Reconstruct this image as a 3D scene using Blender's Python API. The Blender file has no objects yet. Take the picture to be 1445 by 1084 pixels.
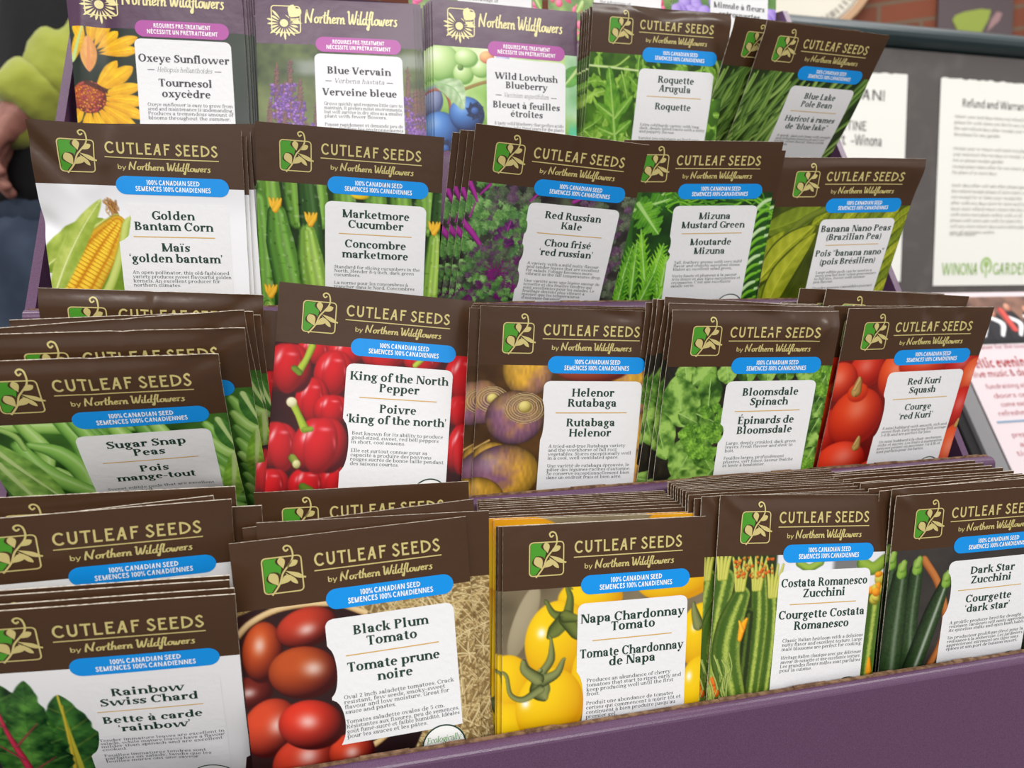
import bpy, math, random
import numpy as np
from mathutils import Matrix, Vector, Euler

# ------------------------------------------------------------------ camera, world, lamps, exposure
scene = bpy.context.scene
COL = scene.collection
CAMZ = 0.75                       # height of the lens above the shop floor; rack lengths below are in mm from the lens
def mm(x, y, z): return Vector((x * .001, y * .001, z * .001 + CAMZ))
cam = bpy.data.cameras.new('camera'); camera = bpy.data.objects.new('camera', cam); COL.objects.link(camera)
cam.sensor_fit = 'HORIZONTAL'; cam.sensor_width = 36.0; cam.lens = 36.0 * 983.47 / 1445
camera.location = (0, 0, CAMZ)
PITCH, YAW, ROLL = .09828, -.23647, .01875
_R = Matrix.Rotation(YAW, 3, 'Z') @ Matrix.Rotation(-PITCH, 3, 'X') @ Matrix.Rotation(ROLL, 3, 'Y')
camera.rotation_euler = (_R @ Matrix(((1, 0, 0), (0, 0, -1), (0, 1, 0)))).to_euler()
cam.clip_start = .01; cam.clip_end = 60
cam.dof.use_dof = True; cam.dof.focus_distance = .292; cam.dof.aperture_fstop = 12.5
scene.camera = camera
vs = scene.view_settings
vs.view_transform = 'Standard'; vs.look = 'None'; vs.gamma = 1.0; vs.use_curve_mapping = False; vs.exposure = 0.0
world = bpy.data.worlds.new('shop_light'); scene.world = world; world.use_nodes = True
wb = world.node_tree.nodes['Background']; wb.inputs[0].default_value = (1.0, .99, .985, 1); wb.inputs[1].default_value = .80
def area(name, loc, aim, sx, sy, watts, col=(1, .98, .95)):
    l = bpy.data.lights.new(name, 'AREA'); l.shape = 'RECTANGLE'; l.size = sx; l.size_y = sy; l.energy = watts; l.color = col
    o = bpy.data.objects.new(name, l); COL.objects.link(o); o.location = loc
    o.rotation_euler = (Vector(aim) - Vector(loc)).to_track_quat('-Z', 'Y').to_euler()
area('ceiling_light_front', (.1, -3.0, 2.55), (.1, .2, .75), 2.8, .7, 82)
area('ceiling_light_aisle', (-1.6, .2, 3.0), (-.3, .6, .7), .5, 2.4, 34)
area('ceiling_light_counter', (1.6, .3, 3.0), (1.2, 1.0, .8), .5, 2.4, 30)
area('ceiling_light_back', (1.6, 1.9, 3.0), (1.8, 2.6, 1.0), 2.4, .5, 8)

# ------------------------------------------------------------------ small helpers
def lin(c):
    c = np.asarray(c, float)
    return np.where(c <= .04045, c / 12.92, ((c + .055) / 1.055) ** 2.4)
def rgb(r, g, b): return tuple(lin(np.array((r, g, b)) / 255.0)) + (1.0,)
def mat(name, col=None, rough=.5, spec=.5, attr=None, noise=None, bump=None, coat=0, metal=0, sheen=0):
    m = bpy.data.materials.new(name); m.use_nodes = True; nt = m.node_tree; N = nt.nodes; L = nt.links
    b = N['Principled BSDF']; b.inputs['Roughness'].default_value = rough; b.inputs['Specular IOR Level'].default_value = spec
    b.inputs['Metallic'].default_value = metal; b.inputs['Coat Weight'].default_value = coat; b.inputs['Coat Roughness'].default_value = .15
    b.inputs['Sheen Weight'].default_value = sheen
    if col: b.inputs['Base Color'].default_value = col
    tc = N.new('ShaderNodeTexCoord')
    if attr:
        a = N.new('ShaderNodeVertexColor'); a.layer_name = attr; L.new(a.outputs[0], b.inputs['Base Color'])
    if noise:                                                   # (other colour, scale, low, high)
        t = N.new('ShaderNodeTexNoise'); t.inputs['Scale'].default_value = noise[1]; t.inputs['Detail'].default_value = 4
        r = N.new('ShaderNodeMapRange'); r.inputs[1].default_value = noise[2]; r.inputs[2].default_value = noise[3]
        x = N.new('ShaderNodeMix'); x.data_type = 'RGBA'; x.inputs[6].default_value = col; x.inputs[7].default_value = noise[0]
        L.new(tc.outputs['Object'], t.inputs['Vector']); L.new(t.outputs[0], r.inputs[0]); L.new(r.outputs[0], x.inputs[0]); L.new(x.outputs[2], b.inputs['Base Color'])
    if bump:                                                    # (scale, strength, distance)
        t = N.new('ShaderNodeTexNoise'); t.inputs['Scale'].default_value = bump[0]; t.inputs['Detail'].default_value = 3
        u = N.new('ShaderNodeBump'); u.inputs['Strength'].default_value = bump[1]; u.inputs['Distance'].default_value = bump[2]
        L.new(tc.outputs['Object'], t.inputs['Vector']); L.new(t.outputs[0], u.inputs['Height']); L.new(u.outputs[0], b.inputs['Normal'])
    return m
def link(name, me, parent=None):
    o = bpy.data.objects.new(name, me); COL.objects.link(o)
    if parent: o.parent = parent
    return o
def mesh(name, V, F, m, smooth=False):
    me = bpy.data.meshes.new(name); me.from_pydata([tuple(v) for v in V], [], F); me.update()
    for x in (m if isinstance(m, (list, tuple)) else [m]): me.materials.append(x)
    if smooth: me.polygons.foreach_set('use_smooth', [True] * len(me.polygons))
    return me
def tag(o, label, cat, group=None):
    o['label'] = label; o['category'] = cat
    if group: o['group'] = group
    return o
def structure(o): o['kind'] = 'structure'; return o
def empty(name, loc, rot=None):
    o = bpy.data.objects.new(name, None); COL.objects.link(o); o.location = loc; o.empty_display_size = .02
    if rot is not None: o.rotation_euler = rot
    return o
class MB:                                                       # collects simple solids into ONE mesh
    def __init__(s): s.V = []; s.F = []
    def add(s, V, F): n = len(s.V); s.V += [tuple(v) for v in V]; s.F += [tuple(i + n for i in f) for f in F]
    def box(s, x0, y0, z0, x1, y1, z1):
        s.add([(x, y, z) for z in (z0, z1) for y in (y0, y1) for x in (x0, x1)], [(0, 2, 3, 1), (4, 5, 7, 6), (0, 1, 5, 4), (1, 3, 7, 5), (3, 2, 6, 7), (2, 0, 4, 6)])
    def prism(s, prof, a, b, ax=0):                             # closed profile swept along an axis
        n = len(prof); put = (lambda p, t: (t, p[0], p[1])) if ax == 0 else (lambda p, t: (p[0], t, p[1])) if ax == 1 else (lambda p, t: (p[0], p[1], t))
        s.add([put(p, a) for p in prof] + [put(p, b) for p in prof], [tuple(range(n)), tuple(range(2 * n - 1, n - 1, -1))] + [(i, n + i, n + (i + 1) % n, (i + 1) % n) for i in range(n)])
    def tube(s, pts, rad, n=12, flat=1.0, up=(0, 1, 0)):        # ring loft along a path, closed ends; flat squeezes along up
        pts = [Vector(p) for p in pts]; rings = []
        for i, p in enumerate(pts):
            t = (pts[min(i + 1, len(pts) - 1)] - pts[max(i - 1, 0)]).normalized()
            a = Vector(up).cross(t); a = a.normalized() if a.length > 1e-4 else Vector((1, 0, 0)); b = t.cross(a).normalized()
            r = rad[i] if isinstance(rad, (list, tuple)) else rad
            ra, rb = r if isinstance(r, (list, tuple)) else (r, r * flat)
            rings.append([p + a * (ra * math.cos(2 * math.pi * k / n)) + b * (rb * math.sin(2 * math.pi * k / n)) for k in range(n)])
        V = [v for r in rings for v in r]; F = []
        for i in range(len(rings) - 1):
            for k in range(n): F.append((i * n + k, i * n + (k + 1) % n, (i + 1) * n + (k + 1) % n, (i + 1) * n + k))
        F.append(tuple(range(n - 1, -1, -1))); F.append(tuple((len(rings) - 1) * n + k for k in range(n)))
        s.add(V, F)
    def build(s, name, m, parent=None, smooth=False): return link(name, mesh(name, s.V, s.F, m, smooth), parent)

# ------------------------------------------------------------------ lettering: every glyph is drawn from stems, rings and strokes (y up, em units)
def rect(x0, y0, x1, y1): return [(x0, y0), (x1, y0), (x1, y1), (x0, y1)]
def para(x0, y0, x1, y1, w): return [(x0, y0), (x0 + w, y0), (x1 + w, y1), (x1, y1)]
def ring(cx, cy, rx, ry, a0, a1, S, h, n=None):
    n = n or max(6, int(abs(a1 - a0) / 18)); out = []; P = []
    ix, iy = max(rx - S, .01), max(ry - h, .01)
    for i in range(n + 1):
        a = math.radians(a0 + (a1 - a0) * i / n); c, s = math.cos(a), math.sin(a)
        P.append(((cx + rx * c, cy + ry * s), (cx + ix * c, cy + iy * s)))
    for i in range(n): out.append([P[i][0], P[i + 1][0], P[i + 1][1], P[i][1]])
    return out
def disc(cx, cy, r, n=10): return [(cx + r * math.cos(6.2832 * k / n), cy + r * math.sin(6.2832 * k / n)) for k in range(n)]
def catmull(P, k=6):
    P = [np.array(p, float) for p in P]
    if len(P) < 3: return P
    Q = [2 * P[0] - P[1]] + P + [2 * P[-1] - P[-2]]; out = []
    for i in range(1, len(Q) - 2):
        for j in range(k):
            t = j / k; a, b, c, d = Q[i - 1], Q[i], Q[i + 1], Q[i + 2]
            out.append(.5 * (2 * b + (c - a) * t + (2 * a - 5 * b + 4 * c - d) * t * t + (3 * b - a - 3 * c + d) * t ** 3))
    return out + [P[-1]]
def stroke(P, w, k=6, closed=False):
    C = catmull(P, k); n = len(C); out = []; E = []
    for i, p in enumerate(C):
        t = C[min(i + 1, n - 1)] - C[max(i - 1, 0)]; t = t / (np.linalg.norm(t) + 1e-9); nn = np.array((-t[1], t[0]))
        ww = (w(i / (n - 1), t) if callable(w) else w) / 2
        E.append((tuple(p + nn * ww), tuple(p - nn * ww)))
    for i in range(n - 1): out.append([E[i][0], E[i][1], E[i + 1][1], E[i + 1][0]])
    return out
ACC = {'é': ('e', 'a'), 'è': ('e', 'g'), 'ê': ('e', 'c'), 'à': ('a', 'g'), 'â': ('a', 'c'), 'ï': ('i', 'd'), 'û': ('u', 'c'), 'ô': ('o', 'c'), 'î': ('i', 'c'), 'É': ('E', 'a'), 'ç': ('c', 'z')}
def glyph(ch, S, sf):
    """polygons and advance of one letter; S stem weight, sf True for a serif face"""
    h = S * .42 if sf else S * .85
    sv, st = (.05, .042) if sf else (0, 0)
    g = []
    def stem(x, y0, y1, top='', bot='b'):
        g.append(rect(x, y0, x + S, y1))
        if sf:
            if bot == 'b': g.append(rect(x - sv, y0, x + S + sv, y0 + st))
            if top == 'b': g.append(rect(x - sv, y1 - st, x + S + sv, y1))
            if top == 'l': g.append([(x - sv - .01, y1 - st - .025), (x + S, y1 - st - .03), (x + S, y1), (x - sv - .01, y1 - .015)])
    def ball(x, y): g.append(disc(x, y, S * .55 if sf else S * .3, 8))
    X = .49
    if ch in ACC:
        b, a = ACC[ch]; gl, adv = glyph('ı' if b == 'i' else b, S, sf); g = list(gl); up = .22 if b.isupper() else 0
        cx = adv * .48; y = .57 + up
        if a == 'a': g.append([(cx - .02, y), (cx + .05, y), (cx + .14, y + .15), (cx + .03, y + .15)])
        if a == 'g': g.append([(cx - .05, y), (cx + .02, y), (cx - .02, y + .15), (cx - .14, y + .15)])
        if a == 'c': g += [[(cx - .15, y), (cx - .09, y), (cx + .03, y + .13), (cx - .04, y + .13)], [(cx + .09, y), (cx + .15, y), (cx + .04, y + .13), (cx - .03, y + .13)]]
        if a == 'd': g += [disc(cx - .1, y + .07, .06), disc(cx + .1, y + .07, .06)]
        if a == 'z': g.append(rect(cx - .02, -.16, cx + .08, 0))
        return g, adv
    if ch == ' ': return [], .24
    if ch in 'oO':
        if ch == 'o': return ring(.29, .245, .26, .258, 0, 360, S, h), .58
        return ring(.38, .35, .35, .362, 0, 360, S * 1.05, h), .76
    if ch == 'e': return ring(.27, .245, .24, .258, 0, 318, S, h) + [rect(.05 + S * .5, .24, .5, .24 + h)], .54
    if ch == 'c': g = ring(.27, .245, .24, .258, 48, 318, S, h); sf and ball(.41, .385); return g, .5
    if ch == 'a':
        g = ring(.23, .145, .2, .155, 0, 360, S, h) + ring(.24, .31, .21, .19, 0, 155, S, h); g.append(rect(.45 - S, .02, .45, .32)); g.append(rect(.45 - S, 0, .45 + sv, st + .02)); sf and ball(.1, .37); return g, .55
    if ch == 'b': stem(.06, .02, .74, 'l', ''); g += ring(.33, .245, .26, .258, 0, 360, S, h); return g, .62
    if ch == 'd': g = ring(.29, .245, .26, .258, 0, 360, S, h); stem(.55 - S, 0, .74, 'l', ''); g.append(rect(.55 - S, 0, .55 + sv, st)); return g, .62
    if ch == 'p': stem(.06, -.22, .49, 'l'); g += ring(.33, .245, .26, .258, 0, 360, S, h); return g, .62
    if ch == 'q': g = ring(.29, .245, .26, .258, 0, 360, S, h); stem(.55 - S, -.22, .49); return g, .61
    if ch == 'g':
        if sf: return ring(.25, .315, .2, .185, 0, 360, S, h) + ring(.27, -.09, .24, .14, 0, 360, S * .8, h) + [rect(.12, .06, .35, .06 + h * 1.6), para(.4, .4, .46, .49, .1)], .55
        g = ring(.29, .245, .26, .258, 0, 360, S, h); g.append(rect(.55 - S, -.08, .55, .49)); g += ring(.3, -.06, .25, .16, 200, 360, S, h); return g, .62
    def arch(x0, x1):
        rx = (x1 + S - x0) / 2; ry = .24; g.extend(ring((x0 + x1 + S) / 2, X - ry + .008, rx, ry, 0, 180, S, h * 1.25))
    if ch in 'nh': stem(.06, 0, X if ch == 'n' else .74, 'l'); arch(.06, .42); stem(.42, 0, .27); return g, .62
    if ch == 'm': stem(.06, 0, X, 'l'); arch(.06, .39); stem(.39, 0, .27); arch(.39, .72); stem(.72, 0, .27); return g, .92
    if ch == 'u': stem(.05, .22, X, 'l', ''); g += ring((.05 + .4 + S) / 2, .235, (.35 + S) / 2, .245, 180, 360, S, h * 1.25); stem(.4, 0, X, 'l', ''); g.append(rect(.4, 0, .4 + S + sv, st)); return g, .6
    if ch == 'r': stem(.06, 0, X, 'l'); g += ring(.3, .29, .22, .205, 55, 175, S, h * 1.3); sf and ball(.37, .415); return g, .46
    if ch == 'f': stem(.1, 0, .58); g += ring(.29, .56, .19, .19, 35, 180, S, h * 1.2); sf and ball(.4, .66); g.append(rect(.01, X - .045, .36, X)); return g, .37
    if ch == 't': stem(.1, .1, .62, '', ''); g += ring(.27, .14, .17, .15, 180, 320, S, h * 1.2); g.append(rect(.01, X - .045, .36, X)); return g, .4
    if ch in 'iı':
        stem(.07, 0, X, 'l')
        if ch == 'i': g.append(disc(.07 + S / 2, .64, max(S * .62, .06)))
        return g, .2 + S
    if ch == 'j': stem(.1, -.08, X, 'l', ''); g += ring(.02, -.07, .08 + S, .15, 250, 360, S, h); g.append(disc(.1 + S / 2, .64, max(S * .62, .06))); return g, .23 + S
    if ch == 'l': stem(.07, 0, .74, 'l'); return g, .2 + S
    if ch == 'k': stem(.06, 0, .74, 'l'); g += [para(.06 + S, .2, .38, X, h * 1.6), para(.42, 0, .2, .28, S * 1.1), rect(.33, X - st, .56, X), rect(.36, 0, .62, st)]; return g, .6
    if ch == 's':
        return stroke([(.37, .38), (.24, .455), (.1, .37), (.22, .25), (.36, .13), (.2, .03), (.05, .12)], lambda t, d: h + (S - h) * math.exp(-((t - .5) / .22) ** 2) if sf else S * .9, 5) + ([rect(.36, .33, .36 + h, .49), rect(.04, 0, .04 + h, .17)] if sf else []), .44
    if ch in 'vyw':
        n = 2 if ch == 'w' else 1; w = .26; x = .02
        for i in range(n):
            g += [para(x + w - S * .5, 0, x, X, S), para(x + w - h * .3, 0, x + 2 * w - S * .35, X, h * 1.2)]
            if sf: g.append(rect(x - .03, X - st, x + S + .05, X))
            x += 2 * w - S * .5 if n == 2 and i == 0 else 2 * w
        if sf: g.append(rect(x - S * .5 - .1, X - st, x + .06, X))
        if ch == 'y': g += [para(.13, -.2, .02 + w - h * .3, 0, h * 1.2)]; ball(.12, -.17)
        return g, x + .03
    if ch == 'x': g += [para(.36, 0, .04, X, S * 1.1), para(.04, 0, .4, X, h * 1.3)] + ([rect(-.01, 0, .2, st), rect(.3, 0, .56, st), rect(0, X - st, .24, X), rect(.33, X - st, .53, X)] if sf else []); return g, .55
    if ch == 'z': g += [rect(.04, X - .06, .45, X), rect(.04, 0, .47, .06), para(.04, .03, .34, X - .03, S)]; return g, .5
    # capitals
    C = .7
    if ch == 'A': g += [para(.56 - S, 0, .3, C, S * 1.15), para(.02, 0, .3, C, h * 1.2), rect(.15, .2, .5, .2 + h)] + ([rect(-.03, 0, .17, st), rect(.42, 0, .72, st)] if sf else []); return g, .7
    if ch in 'BPRD':
        stem(.08, 0, C, 'b')
        if ch == 'D': g += ring(.08 + S * .5, .35, .58, .352, -90, 90, S * 1.05, h); return g, .76
        g += ring(.27, .52, .3 if ch != 'B' else .26, .182, -90, 90, S, h); g += [rect(.1, C - h, .28, C), rect(.1, .338, .28, .338 + h)]
        if ch == 'B': g += ring(.27, .19, .32, .192, -90, 90, S, h); g.append(rect(.1, 0, .28, h))
        if ch == 'R': g.append(para(.5, 0, .28, .36, S * 1.1)); sf and g.append(rect(.48, 0, .72, st))
        return g, {'B': .66, 'P': .62, 'R': .7}[ch]
    if ch in 'CGQ':
        g = ring(.38, .35, .35, .362, 42 if ch != 'Q' else 0, 318 if ch != 'Q' else 360, S * 1.05, h)
        if sf and ch != 'Q': g.append(rect(.6, .46, .6 + h, .7))
        if ch == 'G': g.append(rect(.62 - S * .6, .03, .62 + S * .4, .3)); g.append(rect(.42, .3 - st - h * .5, .68, .3))
        if ch == 'Q': g.append(para(.52, -.1, .36, .2, S))
        return g, .7 if ch != 'Q' else .78
    if ch in 'EFL':
        stem(.08, 0, C, 'b')
        if ch != 'L': g += [rect(.1, C - h, .52, C), rect(.1, .34, .44, .34 + h)] + ([rect(.5 - h * .3, C - .16, .52, C), rect(.41, .27, .43, .44)] if sf else [])
        if ch != 'F': g += [rect(.1, 0, .54, h)] + ([rect(.54 - h * .3, 0, .56, .17)] if sf else [])
        return g, .6 if ch != 'F' else .56
    if ch == 'H': stem(.08, 0, C, 'b'); stem(.56, 0, C, 'b'); g.append(rect(.1, .33, .6, .33 + h)); return g, .72 + S * .5
    if ch == 'I': stem(.1, 0, C, 'b'); return g, .2 + S
    if ch == 'J': stem(.2, .12, C, 'b', ''); g += ring(.14, .14, .06 + S, .16, 200, 360, S, h); return g, .3 + S
    if ch == 'K': stem(.08, 0, C, 'b'); g += [para(.08 + S, .27, .52, C, h * 1.5), para(.56, 0, .26, .4, S * 1.1)] + ([rect(.44, C - st, .7, C), rect(.5, 0, .78, st)] if sf else []); return g, .74
    if ch == 'M': stem(.08, 0, C, 'b'); stem(.7, 0, C, 'b'); g += [para(.4 - S * .4, 0, .08, C, S), para(.4 - h * .3, 0, .7 + S - h * 1.3, C, h * 1.3)]; return g, .88 + S * .4
    if ch == 'N':
        s2 = h * 1.2 if sf else S
        g += [rect(.08, 0, .08 + s2, C), rect(.6, 0, .6 + s2, C), para(.6 + s2 - S * 1.15, 0, .08, C, S * 1.15)] + ([rect(.02, 0, .2, st), rect(.02, C - st, .16, C), rect(.52, C - st, .72, C)] if sf else []); return g, .74 if sf else .62 + S + .06
    if ch == 'S':
        return stroke([(.46, .57), (.3, .665), (.12, .54), (.28, .37), (.47, .2), (.27, .035), (.06, .15)], lambda t, d: h + (S * 1.05 - h) * math.exp(-((t - .5) / .24) ** 2) if sf else S * .9, 6) + ([rect(.46, .5, .46 + h, .7), rect(.05, 0, .05 + h, .22)] if sf else []), .56
    if ch == 'T': stem(.3 - S / 2, 0, C); g += [rect(.02, C - h, .58, C)] + ([rect(.02, C - .17, .02 + h * .8, C), rect(.58 - h * .8, C - .17, .58, C)] if sf else []); return g, .6
    if ch == 'U': stem(.08, .25, C, 'b', ''); s2 = h * 1.2 if sf else S; g += ring(.34, .26, .26, .268, 180, 360, S, h * 1.2); g.append(rect(.6 - s2, .25, .6, C)); sf and g.append(rect(.5, C - st, .68, C)); return g, .7
    if ch in 'VYW':
        n = 2 if ch == 'W' else 1; w = .31; x = .02; y0 = .28 if ch == 'Y' else 0
        for i in range(n):
            g += [para(x + w - S * .6, y0, x, C, S * 1.1), para(x + w - h * .4, y0, x + 2 * w - h * 1.2, C, h * 1.3)]
            if sf: g.append(rect(x - .03, C - st, x + S + .06, C))
            x += (2 * w - S) if n == 2 and i == 0 else 2 * w
        if sf: g.append(rect(x - .16, C - st, x + .05, C))
        if ch == 'Y': stem(.02 + w - S * .5, 0, .3)
        return g, x + .03
    if ch == 'Z': g += [rect(.05, C - h * 1.1, .56, C), rect(.04, 0, .58, h * 1.1), para(.04, h * .5, .56 - S, C - h * .5, S)] + ([rect(.05, C - .16, .05 + h, C), rect(.57 - h * .5, 0, .59, .17)] if sf else []); return g, .62
    if ch == 'X': g += [para(.5, 0, .04, C, S), para(.04, 0, .5, C, h * 1.2)]; return g, .64
    # figures and points
    if ch == '0': return ring(.28, .35, .25, .36, 0, 360, S, h), .56
    if ch == '1': stem(.16, 0, C); g.append(para(.04, .56, .16, C, .06)); return g, .42
    if ch == '2': return ring(.26, .48, .22, .22, -20, 165, S, h) + [para(.05, .03, .34, .42, S), rect(.05, 0, .5, .07)], .54
    if ch == '3': return ring(.24, .52, .21, .18, -90, 150, S, h) + ring(.24, .18, .24, .19, -150, 90, S, h), .53
    if ch == '4': g += [rect(.32, 0, .32 + S, C), rect(.03, .16, .52, .22), para(.03, .2, .32, C, h * 1.4)]; return g, .56
    if ch == '5': return ring(.24, .22, .24, .23, -150, 110, S, h) + [rect(.08, .4, .08 + h, C), rect(.08, C - .08, .44, C)], .53
    if ch in '68': return ring(.28, .2, .24, .21, 0, 360, S, h) + (ring(.28, .53, .2, .18, 0, 360, S, h) if ch == '8' else ring(.3, .3, .26, .41, 70, 190, S, h)), .56
    if ch == '9': return ring(.27, .3, .23, .2, 0, 360, S, h) + ring(.25, .2, .25, .36, 250, 360, S, h), .54
    if ch == '%': return ring(.16, .53, .14, .17, 0, 360, S * .7, h * .8) + ring(.58, .17, .14, .17, 0, 360, S * .7, h * .8) + [para(.14, 0, .52, C, S * .7)], .74
    if ch == '.': return [disc(.09, .05, .06)], .2
    if ch == ',': return [disc(.09, .05, .06), [(.07, -.13), (.1, -.13), (.15, .04), (.08, .04)]], .21
    if ch == '!': return [disc(.1, .05, .06), rect(.1 - S * .4, .18, .1 + S * .4, C)], .24
    if ch in '-–': return [rect(.03, .2, .3 if ch == '-' else .5, .27)], .34 if ch == '-' else .54
    if ch == '&': return ring(.26, .18, .23, .19, 0, 360, S, h) + ring(.26, .52, .16, .17, 0, 360, S, h) + [para(.52, 0, .2, .45, S)], .66
    if ch in "'’‘": return ([disc(.08, .66, .055), [(.05, .5), (.09, .5), (.13, .64), (.06, .64)]] if ch != '‘' else [disc(.08, .55, .055), [(.03, .57), (.1, .57), (.11, .72), (.07, .72)]]), .18
    if ch in '“”': a, w = glyph('‘' if ch == '“' else '’', S, sf); return a + [[(x + .15, y) for x, y in p] for p in a], .34
    if ch in '()': r = ring(.4, .26, .33, .5, 130, 230, h * 1.5, h) if ch == '(' else ring(-.12, .26, .33, .5, -50, 50, h * 1.5, h); return r, .28
    return [rect(.05, 0, .4, .49)], .45
_GC = {}
def layout(s, S=.12, sf=True, space=0.0):
    out = []; x = 0
    for ch in s:
        k = (ch, S, sf)
        if k not in _GC: _GC[k] = glyph(ch, S, sf)
        g, a = _GC[k]
        out += [[(px + x, py) for px, py in p] for p in g]; x += a + space
    return out, max(x, 1e-6)
def text(s, u, v, em, align='c', S=.12, sf=True, width=None, maxw=None, shear=0.0, space=0.0):
    """polygons on a print, v downwards, baseline at v"""
    P, w = layout(s, S, sf, space); sx = em
    if width: sx = width / w
    elif maxw and w * em > maxw: sx = maxw / w
    x0 = u - (w * sx / 2 if align == 'c' else 0)
    return [[(x0 + px * sx + shear * py * em, v - py * em) for px, py in p] for p in P]
SCRIPT = {
    'N': ([[(0, -.03), (.03, .4), (.14, .92)], [(.12, .95), (.2, .5), (.42, .02)], [(.42, .02), (.46, .5), (.62, 1.05)]], .64),
    'W': ([[(-.02, .85), (.08, .95), (.07, .4), (.1, .05), (.2, .15), (.36, .75)], [(.36, .78), (.35, .3), (.4, .03), (.52, .3), (.7, 1.02)]], .66),
    'o': ([[(.22, .46), (.06, .3), (.12, .03), (.3, .15), (.3, .4), (.2, .46), (.38, .42)]], .38),
    'r': ([[(.0, .38), (.1, .44), (.08, 0)], [(.09, .22), (.2, .46), (.31, .42)]], .32),
    't': ([[(.17, .85), (.08, .3), (.1, .03), (.24, .08)], [(-.04, .56), (.34, .62)]], .27),
    'h': ([[(.16, 1.0), (.06, .5), (.02, 0)], [(.05, .25), (.2, .47), (.26, .3), (.24, .04), (.36, .08)]], .37),
    'e': ([[(.05, .2), (.24, .28), (.2, .46), (.06, .3), (.1, .04), (.34, .14)]], .33),
    'n': ([[(.05, .46), (.02, 0)], [(.05, .25), (.19, .47), (.26, .32), (.23, .04), (.36, .08)]], .38),
    'i': ([[(.1, .46), (.04, .12), (.1, .02), (.22, .12)], [(.13, .66), (.15, .7)]], .21),
    'l': ([[(.18, 1.0), (.06, .4), (.06, .03), (.22, .12)]], .21),
    'd': ([[(.3, .42), (.12, .44), (.03, .2), (.12, .02), (.28, .25)], [(.42, 1.0), (.3, .4), (.3, .03), (.4, .08)]], .4),
    'f': ([[(.4, .88), (.3, 1.0), (.18, .6), (.06, -.3), (-.06, -.25), (.06, -.02)], [(.0, .4), (.32, .46)]], .27),
    'w': ([[(.04, .46), (.04, .1), (.12, .03), (.22, .4)], [(.22, .42), (.22, .08), (.32, .03), (.44, .44), (.52, .42)]], .5),
    's': ([[(.28, .42), (.16, .46), (.12, .34), (.22, .15), (.12, .0), (-.02, .07)]], .3),
    ' ': ([], .22)}
def script(s, u0, u1, v, H):
    P = []; x = 0
    for ch in s:
        g, a = SCRIPT[ch]
        for q in g: P += [[(px + x, py) for px, py in p] for p in stroke([(a_ , b_) for a_, b_ in q], lambda t, d: .062 + .06 * abs(d[1]), 5)]
        x += a
    k = (u1 - u0) / x
    return [[(u0 + px * k, v - py * H) for px, py in p] for p in P]

# ------------------------------------------------------------------ materials
PAPER = mat('worn_paper_edge', rgb(226, 214, 196), .7, .3, noise=(rgb(120, 92, 68), 700, .46, .62))
def printed(name, c, rough=.36): return mat(name, rgb(*c), rough, .42)
BROWN = mat('brown_print', rgb(70, 45, 26), .25, .5, bump=(90, .12, .002))
PLUMP = mat('dark_purple_print', rgb(78, 44, 74), .33, .5, bump=(90, .12, .002))
PHOTO = mat('picture_ink', None, .36, .35, attr='Col')
GOLD = printed('gold_ink', (205, 190, 124), .3); CREAM = printed('cream_ink', (240, 228, 165))
GREEN = printed('green_ink', (72, 150, 38)); BLUE = printed('blue_ink', (0, 146, 232)); MAG = printed('magenta_ink', (176, 74, 160))
WHITE = printed('white_ink', (250, 250, 248)); CARD = mat('textured_card', rgb(236, 236, 238), .6, .25, bump=(420, .35, .0004))
INK = printed('dark_green_ink', (18, 58, 42), .5); INKL = printed('text_ink', (36, 58, 50), .5); LINE = printed('ochre_ink', (212, 168, 78))
GREY = printed('charcoal_ink', (58, 58, 64), .5)
BACK = printed('back_print', (214, 206, 192), .45)

# ------------------------------------------------------------------ a seed packet's sheet: widths are fractions of the packet's width W
W = 82.5; BAND = .301
class Sheet:
    def __init__(s, H=1.385, k=0, tau=0, bulge=.6, dents=()):
        s.H, s.tau, s.B, s.D = H, tau, bulge, dents
        s.t = np.linspace(0, 1.5, 301); th = np.where(s.t < .8, k * s.t, k * .8 - k * 1.2 * (s.t - .8)); s.th = th
        d = s.t[1]; s.cy = np.concatenate([[0], np.cumsum((np.sin(th[1:]) + np.sin(th[:-1])) * .5 * d)]) * W
        s.cz = -np.concatenate([[0], np.cumsum((np.cos(th[1:]) + np.cos(th[:-1])) * .5 * d)]) * W
        s.base = Vector((0, float(np.interp(H, s.t, s.cy)), float(np.interp(H, s.t, s.cz))))
    def P(s, u, v, e=0.0, back=False):
        u = np.asarray(u, float); v = np.asarray(v, float)
        th = np.interp(v, s.t, s.th); y = np.interp(v, s.t, s.cy); z = np.interp(v, s.t, s.cz)
        b = (np.clip(np.sin(np.pi * np.clip(u, 0, 1)), 0, 1) * np.clip(np.sin(np.pi * np.clip(v / s.H, 0, 1)), 0, 1)) ** .7 * s.B
        w = .1 * np.sin(7 * u + 5 * v) * np.sin(9 * v + 1.3)
        for (u0, v0, ru, rv, ang, amp) in s.D:
            c, q = math.cos(math.radians(ang)), math.sin(math.radians(ang)); a_, b_ = ((u - u0) * c + (v - v0) * q) / ru, (-(u - u0) * q + (v - v0) * c) / rv
            w = w + amp * np.exp(-a_ * a_ - b_ * b_)
        off = w + ((.22 + b + e) if not back else -(.22 + .35 * b))
        X = (u - .5) * W; Y = y + s.tau * (v - .3) * X - np.cos(th) * off - s.base.y; Z = z - np.sin(th) * off - s.base.z
        return np.stack([X, Y, Z], -1) * .001
def gridF(nu, nv): return [(j * (nu + 1) + i, (j + 1) * (nu + 1) + i, (j + 1) * (nu + 1) + i + 1, j * (nu + 1) + i + 1) for j in range(nv) for i in range(nu)]
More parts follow.
